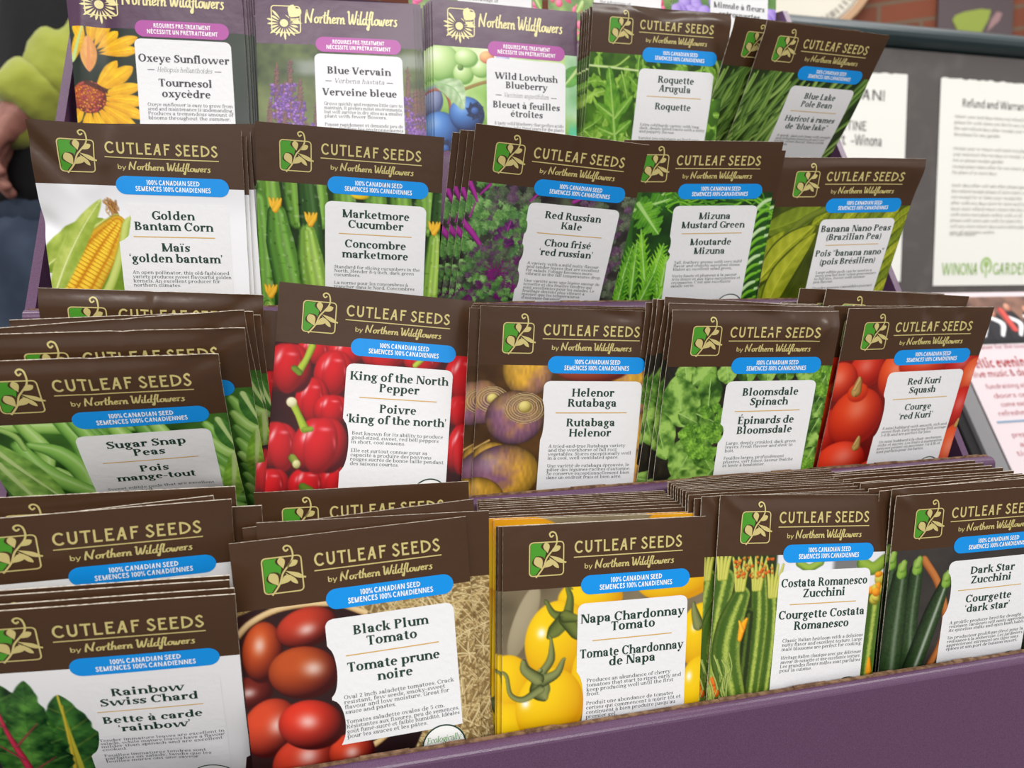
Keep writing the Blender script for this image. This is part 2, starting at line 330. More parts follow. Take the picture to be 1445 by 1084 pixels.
def fastmesh(name, V, nu, nv, m):
    me = bpy.data.meshes.new(name); n = (nu + 1) * (nv + 1); q = nu * nv
    me.vertices.add(n); me.vertices.foreach_set('co', np.ascontiguousarray(V, np.float32).ravel())
    j, i = np.divmod(np.arange(q), nu); a = j * (nu + 1) + i; F = np.stack([a, a + nu + 1, a + nu + 2, a + 1], 1)
    me.loops.add(4 * q); me.loops.foreach_set('vertex_index', F.ravel().astype(np.int32))
    me.polygons.add(q); me.polygons.foreach_set('loop_start', np.arange(0, 4 * q, 4, dtype=np.int32)); me.polygons.foreach_set('use_smooth', np.ones(q, bool))
    me.update(calc_edges=True); me.materials.append(m); return me
def sheetgrid(S, name, u0, u1, v0, v1, nu, nv, e, m):
    v, u = np.meshgrid(np.linspace(v0, v1, nv + 1), np.linspace(u0, u1, nu + 1), indexing='ij')
    return fastmesh(name, S.P(u.ravel(), v.ravel(), e), nu, nv, m)
def polys(S, name, PP, e, m):                                    # PP: list of polygons, or of (polygons, material) layers
    V = []; F = []; MI = []; mats = []; layers = PP if isinstance(PP[0], tuple) and not isinstance(PP[0][1], (float, int)) else [(PP, m)]
    for li, (pl, mm_) in enumerate(layers):
        mats.append(mm_)
        for p in pl:
            n = len(V); V += [(a, b, e + li * .06) for a, b in p]; F.append(tuple(range(n, n + len(p)))); MI.append(li)
    A = np.array(V); Q = S.P(A[:, 0], A[:, 1], A[:, 2])
    me = bpy.data.meshes.new(name); me.from_pydata(Q.tolist(), [], F)
    for x in mats: me.materials.append(x)
    me.polygons.foreach_set('material_index', MI); me.update(); return me
def rows(fn, v0, v1, n, nc=6):                                   # scanline shape: fn(v) gives its two ends in u
    out = []; vv = [v0 + (v1 - v0) * i / n for i in range(n + 1)]
    for a, b in zip(vv, vv[1:]):
        la, ra = fn(a); lb, rb = fn(b)
        for c in range(nc):
            f, g = c / nc, (c + 1) / nc
            out.append([(la + (ra - la) * f, a), (lb + (rb - lb) * f, b), (lb + (rb - lb) * g, b), (la + (ra - la) * g, a)])
    return out
def pill(u0, u1, v0, v1):
    r = (v1 - v0) / 2; c = (v0 + v1) / 2
    def f(v): d = math.sqrt(max(r * r - (v - c) ** 2, 0)); return u0 + r - d, u1 - r + d
    vv = [c - r * math.cos(math.pi * i / 12) for i in range(13)]; out = []
    for a, b in zip(vv, vv[1:]): out += rows(f, a, b, 1, 10)
    return out
def envelope(S):
    nu, nv = 44, 64; v, u = np.meshgrid(np.linspace(0, S.H, nv + 1), np.linspace(0, 1, nu + 1), indexing='ij'); u, v = u.ravel(), v.ravel(); n = len(u)
    V = np.concatenate([S.P(u, v, -.16), S.P(u, v, 0, True)]); G = gridF(nu, nv)
    F = list(G) + [tuple(n + i for i in reversed(f)) for f in G]; k = len(F)
    B = [i for i in range(nu + 1)] + [(j + 1) * (nu + 1) - 1 for j in range(1, nv + 1)] + [nv * (nu + 1) + i for i in range(nu - 1, -1, -1)] + [j * (nu + 1) for j in range(nv - 1, 0, -1)]
    for a, b in zip(B, B[1:] + B[:1]): F.append((a, b, n + b, n + a))
    me = mesh('envelope', V, F, [BACK, PAPER], True)
    MI = [0] * k + [1] * (len(F) - k); me.polygons.foreach_set('material_index', MI); me.polygons.foreach_set('use_smooth', [x == 0 for x in MI]); return me
GL, GR, GT, GB = .1236, .2853, .0813, .2376
def rsq(r=.1, w=.035):
    P = []
    for cx, cy, a0 in ((1 - r, r, -90), (1 - r, 1 - r, 0), (r, 1 - r, 90), (r, r, 180)):
        P += [(cx + r * math.cos(math.radians(a0 + t)), cy + r * math.sin(math.radians(a0 + t))) for t in (0, 30, 60, 90)]
    P.append(P[0]); Q = []
    for a, b in zip(P, P[1:]): Q += [a, ((a[0] + b[0]) / 2, (a[1] + b[1]) / 2)]
    return stroke(Q + [P[0]], w, 1)
def drop(tip, cen, w, n=9):                                      # a teardrop leaf
    t, c = np.array(tip), np.array(cen); d = (c - t) * 1.55; L = np.linalg.norm(d); d /= L; nn = np.array((-d[1], d[0])); A = []; B = []
    for i in range(n + 1):
        s = i / n; ww = w * (math.sin(math.pi * min(1, s ** 1.5)) ** .75 if 0 < s < 1 else 0); p = t + d * L * s; A.append(tuple(p + nn * ww)); B.append(tuple(p - nn * ww))
    return [[A[i], B[i], B[i + 1], A[i + 1]] for i in range(n)]
def place(P, u0, u1, v0, v1): return [[(u0 + x * (u1 - u0), v0 + y * (v1 - v0)) for x, y in p] for p in P]
def leaf_emblem():
    g = rows(lambda y: (.03, .46 + .06 * y if y < .35 else .48 - (y - .35) * .3 if y < .75 else .36 - (y - .75) * .45), .03, .97, 14, 4)
    dark = drop((.37, .8), (.25, .55), .19) + stroke([(.2, 1.03), (.42, .72), (.53, .4)], .1, 5) + drop((.54, .33), (.49, .1), .16)
    gold = rsq() + stroke([(.19, 1.05), (.4, .76), (.5, .48), (.63, .3), (.76, .12), (.8, -.05), (.76, -.24), (.66, -.3), (.58, -.24), (.63, -.15), (.7, -.2)], .045, 6)
    gold += drop((.37, .8), (.25, .56), .13) + drop((.41, .77), (.6, .62), .1) + drop((.53, .33), (.49, .12), .095) + drop((.6, .3), (.8, .2), .085)
    gold += drop((.57, .4), (.88, .56), .065) + drop((.57, .46), (.76, .68), .062) + stroke([(.95, .6), (1.08, .64)], .05, 2)
    return place(g, GL, GR, GT, GB), place(dark, GL, GR, GT, GB), place(gold, GL, GR, GT, GB)
def daisy_emblem(l, r, t, b):
    g = rsq(); c = np.array((.43, .64))
    for i in range(15):
        a = math.radians(-20 + i * 250 / 14); L = .46 + .08 * math.sin(i * 2.3); d = np.array((math.cos(a), math.sin(a))); g += drop(c + d * .19, c + d * (.19 + L * .55), .04, 6)
    cen = [disc(c[0], c[1], .145, 14)]
    wings = drop((.62, .4), (.72, .1), .14) + drop((.64, .42), (.9, .22), .15) + drop((.64, .46), (.86, .56), .1) + stroke([(.62, .45), (.5, .34)], .025, 2)
    return place(g + cen + wings, l, r, t, b)

def card_edges(bumps, l=.357, r=.916, t=.383, rad=.036):
    def f(v):
        d = rad - math.sqrt(max(rad * rad - max(rad - (v - t), 0) ** 2, 0)); L = l
        for vc, hv, amt in bumps:
            q = 1 - ((v - vc) / hv) ** 2
            if q > 0: L = max(L, l + amt * math.sqrt(q))
        return L + d, r - d
    return f
class Kind:                                                     # everything printed on one kind of packet
    def __init__(s, key, en, fr, desc, paint, wild=False, latin=None, bumps=(), em=.0625, nv=(.467, .523, .632, .69), dv=.752, div=.557, ring_=True, card_l=.357, plain=False):
        s.__dict__.update(locals())
def build_packet(K, S, name='seed_packet', parts=True):
    """meshes of one packet kind on one sheet, as (part name, mesh, parent part)"""
    band = .29 if K.wild else BAND
    out = [('envelope', envelope(S), None), ('header_band', sheetgrid(S, 'header_band', .0, 1, .0, band, 88, 27, .0, PLUMP if K.wild else BROWN), None)]
    nu, nv = 232, 236; v, u = np.meshgrid(np.linspace(band, S.H, nv + 1), np.linspace(0, 1, nu + 1), indexing='ij')
    p = Paint(u.ravel(), v.ravel()); K.paint(p)
    me = fastmesh('picture_print', S.P(p.u, p.v, .0), nu, nv, PHOTO)
    ca = me.color_attributes.new('Col', 'FLOAT_COLOR', 'POINT'); c4 = np.ones((len(p.u), 4), np.float32); c4[:, :3] = lin(np.clip(p.C, 0, 1)); ca.data.foreach_set('color', c4.ravel())
    out.append(('picture_print', me, None))
    if K.wild:
        out.append(('flower_emblem', polys(S, 'flower_emblem', daisy_emblem(.1, .277, .05, .22), .12, CREAM), None))
        out.append(('brand_lettering', polys(S, 'brand_lettering', script('Northern Wildflowers', .31, .893, .152, .088), .14, CREAM), None))
        out.append(('treatment_badge', polys(S, 'treatment_badge', pill(.367, .91, .237, .333), .13, MAG), None))
        out.append(('badge_lettering', polys(S, 'badge_lettering', text('REQUIRES PRE-TREATMENT', .638, .278, .036, S=.15, sf=False, width=.33) + text('NÉCESSITE UN PRÉTRAITEMENT', .638, .314, .036, S=.15, sf=False, width=.41), .18, WHITE), 'treatment_badge'))
    else:
        g, d, o = leaf_emblem()
        out.append(('leaf_emblem', polys(S, 'leaf_emblem', [(g, GREEN), (d, BROWN), (o, GOLD)], .1, None), None))
        out.append(('brand_lettering', polys(S, 'brand_lettering', text('CUTLEAF SEEDS', .336, .141, .0815, 'l', .125, False, width=.545, space=.03) + rows(lambda v_: (.335, .881), .1575, .1625, 1, 12)
            + text('by', .386, .217, .033, 'l', .12, False) + script('Northern Wildflowers', .441, .838, .2185, .042), .14, GOLD), None))
        out.append(('origin_badge', polys(S, 'origin_badge', pill(.371, .9235, .25, .342), .13, BLUE), None))
        out.append(('badge_lettering', polys(S, 'badge_lettering', text('100% CANADIAN SEED', .647, .291, .035, S=.15, sf=False, width=.262) + text('SEMENCES 100% CANADIENNES', .647, .3235, .035, S=.15, sf=False, width=.37), .18, WHITE), 'origin_badge'))
    if not parts: return out
    ct = .345 if K.wild else .383
    f = card_edges(K.bumps, K.card_l, .916, ct); cb = (.958 if K.key == 'plum' else 1.06) if not K.wild else 1.1
    pl = []
    for a, b, n in ((ct, ct + .036, 8), (ct + .036, cb, 46)): pl += rows(f, a, b, n, 14)
    out.append(('name_card', polys(S, 'name_card', pl, .1, CARD), None))
    T = []; ink = GREY if K.wild else INK; Q = .636
    for s_, v_ in zip(K.en, K.nv[:2] if len(K.en) == 2 else K.nv[1:2] if not K.wild else K.nv[:1]): T += text(s_, Q, v_, K.em, S=.165, maxw=.53)
    frv = K.nv[2:] if len(K.fr) == 2 else K.nv[2:3]
    for s_, v_ in zip(K.fr, frv): T += text(s_, Q, v_, K.em, S=.165, maxw=.53)
    if T: out.append(('variety_lettering', polys(S, 'variety_lettering', T, .15, ink), 'name_card'))
    if K.latin:
        lv = (K.nv[1] if len(K.en) == 2 else K.nv[0]) + .058
        out.append(('latin_lettering', polys(S, 'latin_lettering', text(K.latin, Q, lv, .042, S=.07, maxw=.32, shear=.2, space=.05) + rows(lambda v_: (.42, .46), lv - .013, lv - .009, 1, 2) + rows(lambda v_: (.81, .85), lv - .013, lv - .009, 1, 2), .15, GREY), 'name_card'))
    elif not K.wild:
        out.append(('divider_line', polys(S, 'divider_line', rows(lambda v_: (.432, .838), K.div - .0025, K.div + .0025, 1, 12), .15, LINE), 'name_card'))
    D = []; v_ = K.dv
    for s_ in K.desc:
        if s_: D += text(s_, K.card_l + .05, v_, .0258 if not K.wild else .03, 'l', .108, True, maxw=.5, space=.03)
        v_ += .0225 if not K.wild else .027
    if D: out.append(('description_lettering', polys(S, 'description_lettering', D, .15, INKL if not K.wild else GREY), 'name_card'))
    if K.ring_ and not K.wild:
        cc = (.835, 1.065) if K.key != 'plum' else (.826, 1.045); rr = .1
        out.append(('grower_seal', polys(S, 'grower_seal', [(rows(lambda q: (cc[0] - math.sqrt(max(rr * rr - (q - cc[1]) ** 2, 0)), cc[0] + math.sqrt(max(rr * rr - (q - cc[1]) ** 2, 0))), cc[1] - rr, cc[1] + rr, 20, 6), WHITE),
            (ring(cc[0], cc[1], rr, rr, 0, 360, .007, .007, 40) , INK), (text('Ecologically', cc[0], cc[1] - .02, .04, S=.1, sf=True, shear=.2, width=.155), GREEN)], .13, None), None))
    return out
PACKS = {}
def stand_packet(meshes, S, pos, ang, name='seed_packet', only=None):
    """an Empty at the packet's bottom edge with its printed parts as children"""
    a, w, r = (math.radians(x) for x in ang)
    R = Matrix.Rotation(w, 3, 'Z') @ Matrix.Rotation(-a, 3, 'X') @ Matrix.Rotation(r, 3, 'Y')
    root = empty(name, mm(*pos) + R @ S.base * .001, R.to_euler()); done = {}
    for pn, me, par in meshes:
        if only and pn not in only: continue
        done[pn] = link(pn, me, done[par] if par in done else root)
    return root

# ------------------------------------------------------------------ the printed pictures, painted point by point on a fine grid of each packet's sheet
def sm(a, b, x): t = np.clip((x - a) / (b - a), 0, 1); return t * t * (3 - 2 * t)
def C3(*c): return np.array(c, float) / 255
class Paint:
    AA = .004
    def __init__(s, u, v): s.u, s.v = u, v; s.C = np.ones((len(u), 3)); s.rng = np.random.RandomState(5)
    def _h(s, i, j, seed): n = np.sin(i * 127.1 + j * 311.7 + seed * 74.7) * 43758.5453; return n - np.floor(n)
    def noise(s, sc, seed=0, sy=None, u=None, v=None):
        x = (s.u if u is None else u) * sc; y = (s.v if v is None else v) * (sy or sc); i, j = np.floor(x), np.floor(y); fx, fy = x - i, y - j
        fx = fx * fx * (3 - 2 * fx); fy = fy * fy * (3 - 2 * fy); h = lambda a, b: s._h(i + a, j + b, seed)
        return (h(0, 0) * (1 - fx) + h(1, 0) * fx) * (1 - fy) + (h(0, 1) * (1 - fx) + h(1, 1) * fx) * fy
    def fbm(s, sc, seed=0): return (s.noise(sc, seed) + .5 * s.noise(sc * 2.1, seed + 1) + .25 * s.noise(sc * 4.3, seed + 2)) / 1.75
    def fill(s, c, m=None):
        c = np.asarray(c); m = 1.0 if m is None else m[:, None]; s.C = s.C * (1 - m) + c * m
    def mix(s, a, b, t): return C3(*a) * (1 - t[:, None]) + C3(*b) * t[:, None]
    def bg(s, a, b, sc=8, seed=0): s.fill(s.mix(a, b, np.clip(s.fbm(sc, seed) * 1.6 - .3, 0, 1)))
    def ell(s, cx, cy, rx, ry, ang=0, lo=(60, 10, 8), hi=(210, 60, 40), spec=.6, sp=(-.35, -.45), pw=24, tex=None, edge=1.0, shade=True):
        c, q = math.cos(math.radians(ang)), math.sin(math.radians(ang)); du, dv = s.u - cx, s.v - cy; x, y = (du * c + dv * q) / rx, (-du * q + dv * c) / ry
        r = np.sqrt(x * x + y * y); m = 1 - sm(1 - s.AA / min(rx, ry), 1 + s.AA / min(rx, ry), r); nz = np.sqrt(np.clip(1 - r * r, 0, 1))
        X, Y = x * c - y * q, x * q + y * c; l = np.clip(X * -.35 + Y * -.5 + nz * .8, 0, 1); col = s.mix(lo, hi, np.clip(l * 1.05, 0, 1) ** .9)
        if tex is not None: col = tex(x, y, nz, col)
        d2 = (X - sp[0]) ** 2 + (Y - sp[1]) ** 2; col = col + (1 - col) * (spec * np.exp(-d2 * pw))[:, None]
        s.fill(col, m); return m
    def glow(s, x, y, rx, ry, ang=0, col=(255, 250, 245), amt=.9):
        c, q = math.cos(math.radians(ang)), math.sin(math.radians(ang)); du, dv = s.u - x, s.v - y; s.fill(C3(*col), amt * np.exp(-((du * c + dv * q) / rx) ** 2 - ((-du * q + dv * c) / ry) ** 2))
    def line(s, P, w, lo, hi, tex=None, spec=0.0, k=5, soft=None):
        """a rounded body along a path; w half width, number or list"""
        Cc = np.array(catmull(P, k)); n = len(Cc); w = np.interp(np.linspace(0, 1, n), np.linspace(0, 1, len(w)), w) if isinstance(w, (list, tuple)) else np.full(n, w)
        mx = w.max() + .02; idx = np.where((s.u > Cc[:, 0].min() - mx) & (s.u < Cc[:, 0].max() + mx) & (s.v > Cc[:, 1].min() - mx) & (s.v < Cc[:, 1].max() + mx))[0]
        if len(idx) == 0: return
        u, v = s.u[idx], s.v[idx]; best = np.full(len(idx), 1e9); sd = np.zeros(len(idx)); tt = np.zeros(len(idx)); ww = np.ones(len(idx))
        for i in range(n - 1):
            a, b = Cc[i], Cc[i + 1]; d = b - a; L = d @ d + 1e-12; t = np.clip(((u - a[0]) * d[0] + (v - a[1]) * d[1]) / L, 0, 1); px, py = a[0] + t * d[0], a[1] + t * d[1]
            wi = w[i] + (w[i + 1] - w[i]) * t; dist = np.hypot(u - px, v - py) / np.maximum(wi, 1e-5); k2 = dist < best
            best[k2] = dist[k2]; sg = np.sign((u - a[0]) * d[1] - (v - a[1]) * d[0]); sd[k2] = (dist * sg)[k2]; tt[k2] = ((i + t) / (n - 1))[k2]; ww[k2] = wi[k2]
        aa = s.AA / np.maximum(ww, 1e-4); m = 1 - sm(1 - aa, 1 + aa, best); nz = np.sqrt(np.clip(1 - sd * sd, 0, 1)); l = np.clip(nz * .85 + .25 * sd, 0, 1)
        col = C3(*lo) * (1 - l[:, None]) + C3(*hi) * l[:, None]
        if tex: col = tex(sd, tt, col, idx)
        if spec: col = col + (1 - col) * (spec * np.exp(-((sd - .3) / .18) ** 2))[:, None]
        mm_ = m[:, None]; s.C[idx] = s.C[idx] * (1 - mm_) + col * mm_
    def leaf(s, a, b, w, lo, hi, vein=(190, 215, 140), wave=0.0, nw=9, seed=0, veins=9, vs=.5, bend=0.0, rib=.012, pk=1.0, blot=.5):
        a, b = np.array(a, float), np.array(b, float); d = b - a; L = np.linalg.norm(d); d /= L; n = np.array((-d[1], d[0]))
        t = ((s.u - a[0]) * d[0] + (s.v - a[1]) * d[1]) / L; q = (s.u - a[0]) * n[0] + (s.v - a[1]) * n[1] - bend * np.sin(np.pi * np.clip(t, 0, 1))
        ok = (t > 0) & (t < 1); tc = np.clip(t, 0, 1); prof = w * np.sin(np.pi * tc ** pk) ** .7 * (1 + wave * np.sin(tc * nw * 6.28 + seed) + .6 * wave * np.sin(tc * nw * 13 + 2 * seed))
        r = np.abs(q) / np.maximum(prof, 1e-5); aa = s.AA / np.maximum(prof, 1e-3); m = (1 - sm(1 - aa, 1 + aa, r)) * ok
        f = s.fbm(22, seed); vv = np.abs(((tc * veins - np.abs(q) / w * .9) % 1) - .5) * 2; vm = sm(.8, .97, vv) * vs * (r < .93)
        l = np.clip(.35 + .5 * (1 - vv) * .5 + blot * (f - .5) * 1.5 + .25 * np.sign(q) * -.4 + .2 * (1 - r), 0, 1); col = s.mix(lo, hi, l)
        col = col * (1 - vm[:, None]) + C3(*vein) * vm[:, None]; rm = (1 - sm(rib * .6, rib * 1.1 + .001, np.abs(q) / (1.3 - tc))) if rib else 0 * q
        col = col * (1 - rm[:, None]) + C3(*vein) * rm[:, None]; s.fill(col, m)
    def dots(s, n, box, r, cols, seed=1):
        R = np.random.RandomState(seed)
        for i in range(n):
            s.ell(R.uniform(box[0], box[1]), R.uniform(box[2], box[3]), r * R.uniform(.6, 1.3), r * R.uniform(.5, 1.2), R.uniform(0, 180), cols[i % len(cols)][0], cols[i % len(cols)][1], spec=.0)
    def straws(s, n, box, L, w, cols, ang=(0, 180), seed=1, bend=.2):
        R = np.random.RandomState(seed)
        for i in range(n):
            x, y = R.uniform(box[0], box[1]), R.uniform(box[2], box[3]); a = math.radians(R.uniform(*ang)); l = L * R.uniform(.5, 1.2); c = cols[R.randint(len(cols))]
            p = (x - l * math.cos(a) / 2, y - l * math.sin(a) / 2); q = (x + l * math.cos(a) / 2, y + l * math.sin(a) / 2); b = R.uniform(-bend, bend) * l
            s.line([p, (x - b * math.sin(a), y + b * math.cos(a)), q], w * R.uniform(.6, 1.3), c[0], c[1], k=3)
GR_ = [((18, 48, 12), (92, 150, 40)), ((30, 66, 18), (130, 185, 62)), ((14, 36, 12), (64, 118, 34)), ((44, 82, 22), (160, 205, 90))]

def paint_chard(p):
    p.fill(C3(238, 238, 240))
    p.leaf((.30, 1.25), (.305, .435), .115, (12, 48, 22), (72, 128, 52), (196, 186, 60), .05, 6, 2, 7, .25, .0, .014, 1.2, .9); p.line([(.25, 1.2), (.285, .85), (.31, .5)], [.012, .008, .003], (150, 120, 20), (225, 200, 70))
    p.leaf((.09, 1.3), (.075, .335), .20, (8, 40, 16), (70, 130, 46), (150, 180, 90), .05, 7, 1, 8, .3, .0, .0, 1.1, 1.0); p.leaf((.1, 1.0), (.2, .345), .09, (12, 50, 20), (92, 150, 60), (120, 160, 80), .08, 5, 4, 6, .2, 0, 0, .9, .9)
    p.line([(.13, 1.3), (.1, .9), (.08, .65), (.075, .42)], [.024, .016, .009, .003], (120, 14, 36), (222, 60, 92))
    for a, b in (((.09, .75), (.2, .6)), ((.095, .85), (.0, .68)), ((.1, .95), (.22, .84)), ((.08, .62), (.0, .5)), ((.1, 1.03), (.0, .9))): p.line([a, b], [.006, .002], (110, 20, 40), (170, 80, 80))
def paint_plum(p):
    p.bg((120, 94, 56), (176, 148, 92), 70); p.straws(900, (.3, 1.02, .28, 1.2), .19, .0032, [((150, 122, 74), (222, 200, 144)), ((160, 132, 84), (240, 224, 174)), ((84, 64, 36), (150, 122, 72))], seed=3, bend=.1)
    p.straws(60, (0, .12, .3, .4), .1, .003, [((88, 62, 30), (200, 180, 120))], seed=4)
    p.ell(.22, .78, .55, .5, 0, (30, 14, 16), (48, 24, 24), 0); p.line([(-.02, .42), (.06, .35), (.2, .305), (.4, .315), (.53, .375)], .014, (150, 110, 60), (240, 212, 160)); p.line([(.36, 1.02), (.5, .99), (.6, .93)], .014, (150, 110, 60), (236, 206, 150))
    H = dict(lo=(58, 4, 4), spec=.62, pw=12)
    for (x, y, a, b, g, hi, sp) in ((.015, .66, .1, .07, 0, (120, 36, 26), (0, 0)), (.09, .49, .085, .135, 8, (208, 84, 34), (-.15, -.25)), (.28, .405, .13, .088, -12, (196, 60, 38), (.0, .1)), (.25, .605, .148, .118, 10, (190, 80, 34), (.28, -.12)),
            (.09, .83, .115, .135, 30, (214, 72, 40), (.25, -.05)), (.22, 1.02, .14, .13, 0, (206, 62, 40), (.1, -.3)), (.42, 1.0, .1, .09, 0, (216, 66, 38), (0, 0)), (.262, .845, .142, .112, 18, (222, 54, 34), (-.1, -.15))):
        p.ell(x, y, a, b, g, hi=hi, sp=sp, **H)
def paint_napa(p):
    p.bg((96, 84, 62), (140, 126, 98), 5); p.ell(.1, .45, .05, .18, 20, (150, 138, 110), (168, 156, 126), 0)
    Y = dict(lo=(214, 148, 6), hi=(248, 206, 22), spec=.95, pw=60)
    p.ell(.42, .36, .16, .1, 0, sp=(.3, -.3), **Y); p.ell(.85, .31, .2, .1, 0, sp=(.3, -.3), **Y); p.ell(1.0, .6, .12, .17, 0, sp=(-.35, -.3), **Y); p.ell(1.0, .9, .12, .2, 0, sp=(-.5, -.5), **Y)
    p.ell(.27, .56, .165, .2, 0, sp=(-.52, -.25), **Y); p.ell(.45, .75, .12, .2, 0, sp=(-.5, -.5), **Y); p.ell(.02, .76, .13, .16, 0, sp=(-.2, .6), **Y); p.ell(.02, 1.0, .15, .17, 0, sp=(-.5, -.5), **Y)
    g = ((40, 52, 18), (120, 132, 62))
    p.line([(.31, .43), (.32, .35), (.305, .3), (.33, .31)], [.026, .016, .008, .004], *g); p.line([(.31, .45), (.24, .42), (.205, .36), (.2, .37)], [.03, .016, .007, .003], *g); p.line([(.3, .45), (.25, .5), (.22, .53)], [.04, .035, .012], *g); p.line([(.3, .45), (.35, .52), (.37, .55)], [.035, .03, .01], *g); p.line([(.3, .44), (.38, .46)], [.03, .01], *g)
    p.ell(.23, .87, .165, .19, 0, sp=(-.72, -.15), **Y); p.ell(.5, 1.18, .3, .18, 0, sp=(-.5, -.5), **Y); p.ell(.9, 1.25, .3, .18, 0, sp=(-.5, -.5), **Y); p.ell(.1, 1.25, .2, .2, 0, sp=(-.5, -.5), **Y)
    g = ((38, 48, 16), (150, 156, 96))
    p.line([(.18, .72), (.18, .78), (.2, .82)], [.03, .05, .02], *g); p.line([(.19, .7), (.23, .64), (.232, .56), (.226, .53)], [.02, .02, .008, .004], *g); p.line([(.19, .74), (.26, .71), (.29, .65), (.3, .645)], [.03, .02, .01, .004], *g)
    p.line([(.17, .73), (.11, .68), (.1, .64)], [.03, .024, .012], *g); p.line([(.18, .78), (.1, .82), (.04, .79), (.02, .7), (-.02, .67)], [.022, .014, .01, .008, .005], *g); p.ell(.18, .69, .012, .012, 0, *g, spec=.3)
    p.line([(.98, .54), (.96, .48), (.95, .43)], [.03, .02, .008], *g)
def zuke(p, P, w, dark=(40, 76, 16), hi=(196, 210, 96), n=2.1, k=1.0):
    w = [a * 1.22 for a in w]
    def tex(sd, t, col, idx):
        st = np.cos(sd * n * 3.14 * 1.0) * .5 + .5; f = p.noise(150, 3)[idx]; a = np.clip(st * 1.3 - .3 + (f - .5) * .5, 0, 1)[:, None]
        return col * (1 - .75 * (1 - a)) + C3(*dark) * (.75 * (1 - a)) * 1.0
    p.line(P, w, (46, 70, 14), hi, tex)
def paint_costata(p):
    p.fill(p.mix((214, 214, 222), (240, 240, 244), p.noise(4))); p.fill(C3(120, 120, 120), sm(.66, .7, p.u) * (1 - sm(.82, .85, p.u)) * (1 - sm(.40, .42, p.v)))
    p.fill(C3(40, 52, 24), (1 - sm(.33, .35, p.u))); p.line([(.47, .345), (.53, .372), (.6, .345)], .02, (60, 96, 20), (170, 196, 80)); p.line([(.86, .36), (.93, .39), (1.0, .35)], .035, (60, 96, 20), (160, 190, 70))
    zuke(p, [(.33, .45), (.35, .7), (.33, 1.1)], [.035, .04, .036]); zuke(p, [(.24, .4), (.26, .65), (.24, 1.1)], [.035, .042, .04]); zuke(p, [(.2, .6), (.19, .85), (.18, 1.1)], [.03, .035, .036], (20, 34, 10), (90, 110, 40))
    zuke(p, [(.05, .42), (.02, .65), (.02, 1.1)], [.05, .045, .05]); zuke(p, [(.15, .5), (.1, .65), (.09, .82), (.15, 1.02), (.17, 1.1)], [.04, .062, .066, .055, .05])
    for x, y in ((.14, .42), (.235, .42), (.33, .46), (.04, .36)):
        for d in (-.028, -.01, .01, .028): p.line([(x + d * .6, y + .05), (x + d, y - .03), (x + d * 1.7, y - .11)], [.012, .011, .006], (110, 128, 24), (222, 216, 110))
    p.dots(46, (.1, .32, .31, .41), .009, [((150, 50, 10), (232, 110, 30)), ((120, 60, 12), (222, 160, 60))], 5); p.line([(.16, .72), (.17, .66), (.19, .62)], [.012, .02, .008], (214, 110, 8), (255, 190, 40)); p.line([(.17, .68), (.15, .63)], [.012, .006], (214, 120, 8), (255, 200, 60)); p.dots(6, (0, .06, .92, 1.0), .02, [((180, 60, 10), (240, 120, 30))], 2)
    p.straws(30, (0, .12, .85, 1.1), .12, .004, [((60, 90, 20), (200, 210, 120))], (60, 100), 7)
    zuke(p, [(.965, .55), (.96, .8), (.95, 1.1)], [.05, .05, .05]); p.dots(10, (.93, 1.0, .42, .56), .03, [((120, 110, 20), (222, 210, 90)), ((190, 100, 10), (250, 170, 40))], 4); p.line([(.97, .95), (.965, .88)], [.02, .008], (220, 110, 8), (255, 180, 40))
def paint_dark(p):
    p.bg((52, 48, 46), (66, 60, 56), 9); p.line([(.2, .36), (.3, .5), (.37, .68), (.37, .85), (.3, 1.02)], .022, (110, 54, 18), (206, 128, 66))
    def z(P, w, sp=.4):
        def tex(sd, t, col, idx): f = p.noise(120, 2)[idx][:, None]; return col * (.85 + .3 * f)
        p.line(P, w, (10, 20, 10), (52, 78, 40), tex, sp)
    z([(.0, .4), (-.01, .8), (0, 1.1)], [.05, .06, .06], .1); z([(.16, .42), (.15, .7), (.17, 1.05)], [.04, .055, .065], .25); z([(.07, .44), (.055, .7), (.05, 1.08)], [.045, .075, .08], .3); z([(.345, .5), (.29, .68), (.2, 1.0), (.16, 1.1)], [.032, .055, .062, .055], .55)
    for x, y in ((.165, .385), (.075, .4), (.352, .475), (.01, .345)): p.line([(x, y + .03), (x, y - .01)], [.03, .026], (70, 110, 24), (150, 190, 80)); p.line([(x, y), (x + .01, y - .03)], [.022, .018], (70, 110, 24), (170, 200, 100))
    z([(.99, .75), (.97, .95), (.96, 1.1)], [.04, .05, .05], .1); p.line([(.99, .76), (.99, .72)], .02, (70, 110, 24), (150, 190, 80)); p.line([(.94, .72), (.945, .68)], .012, (70, 110, 24), (150, 190, 80))
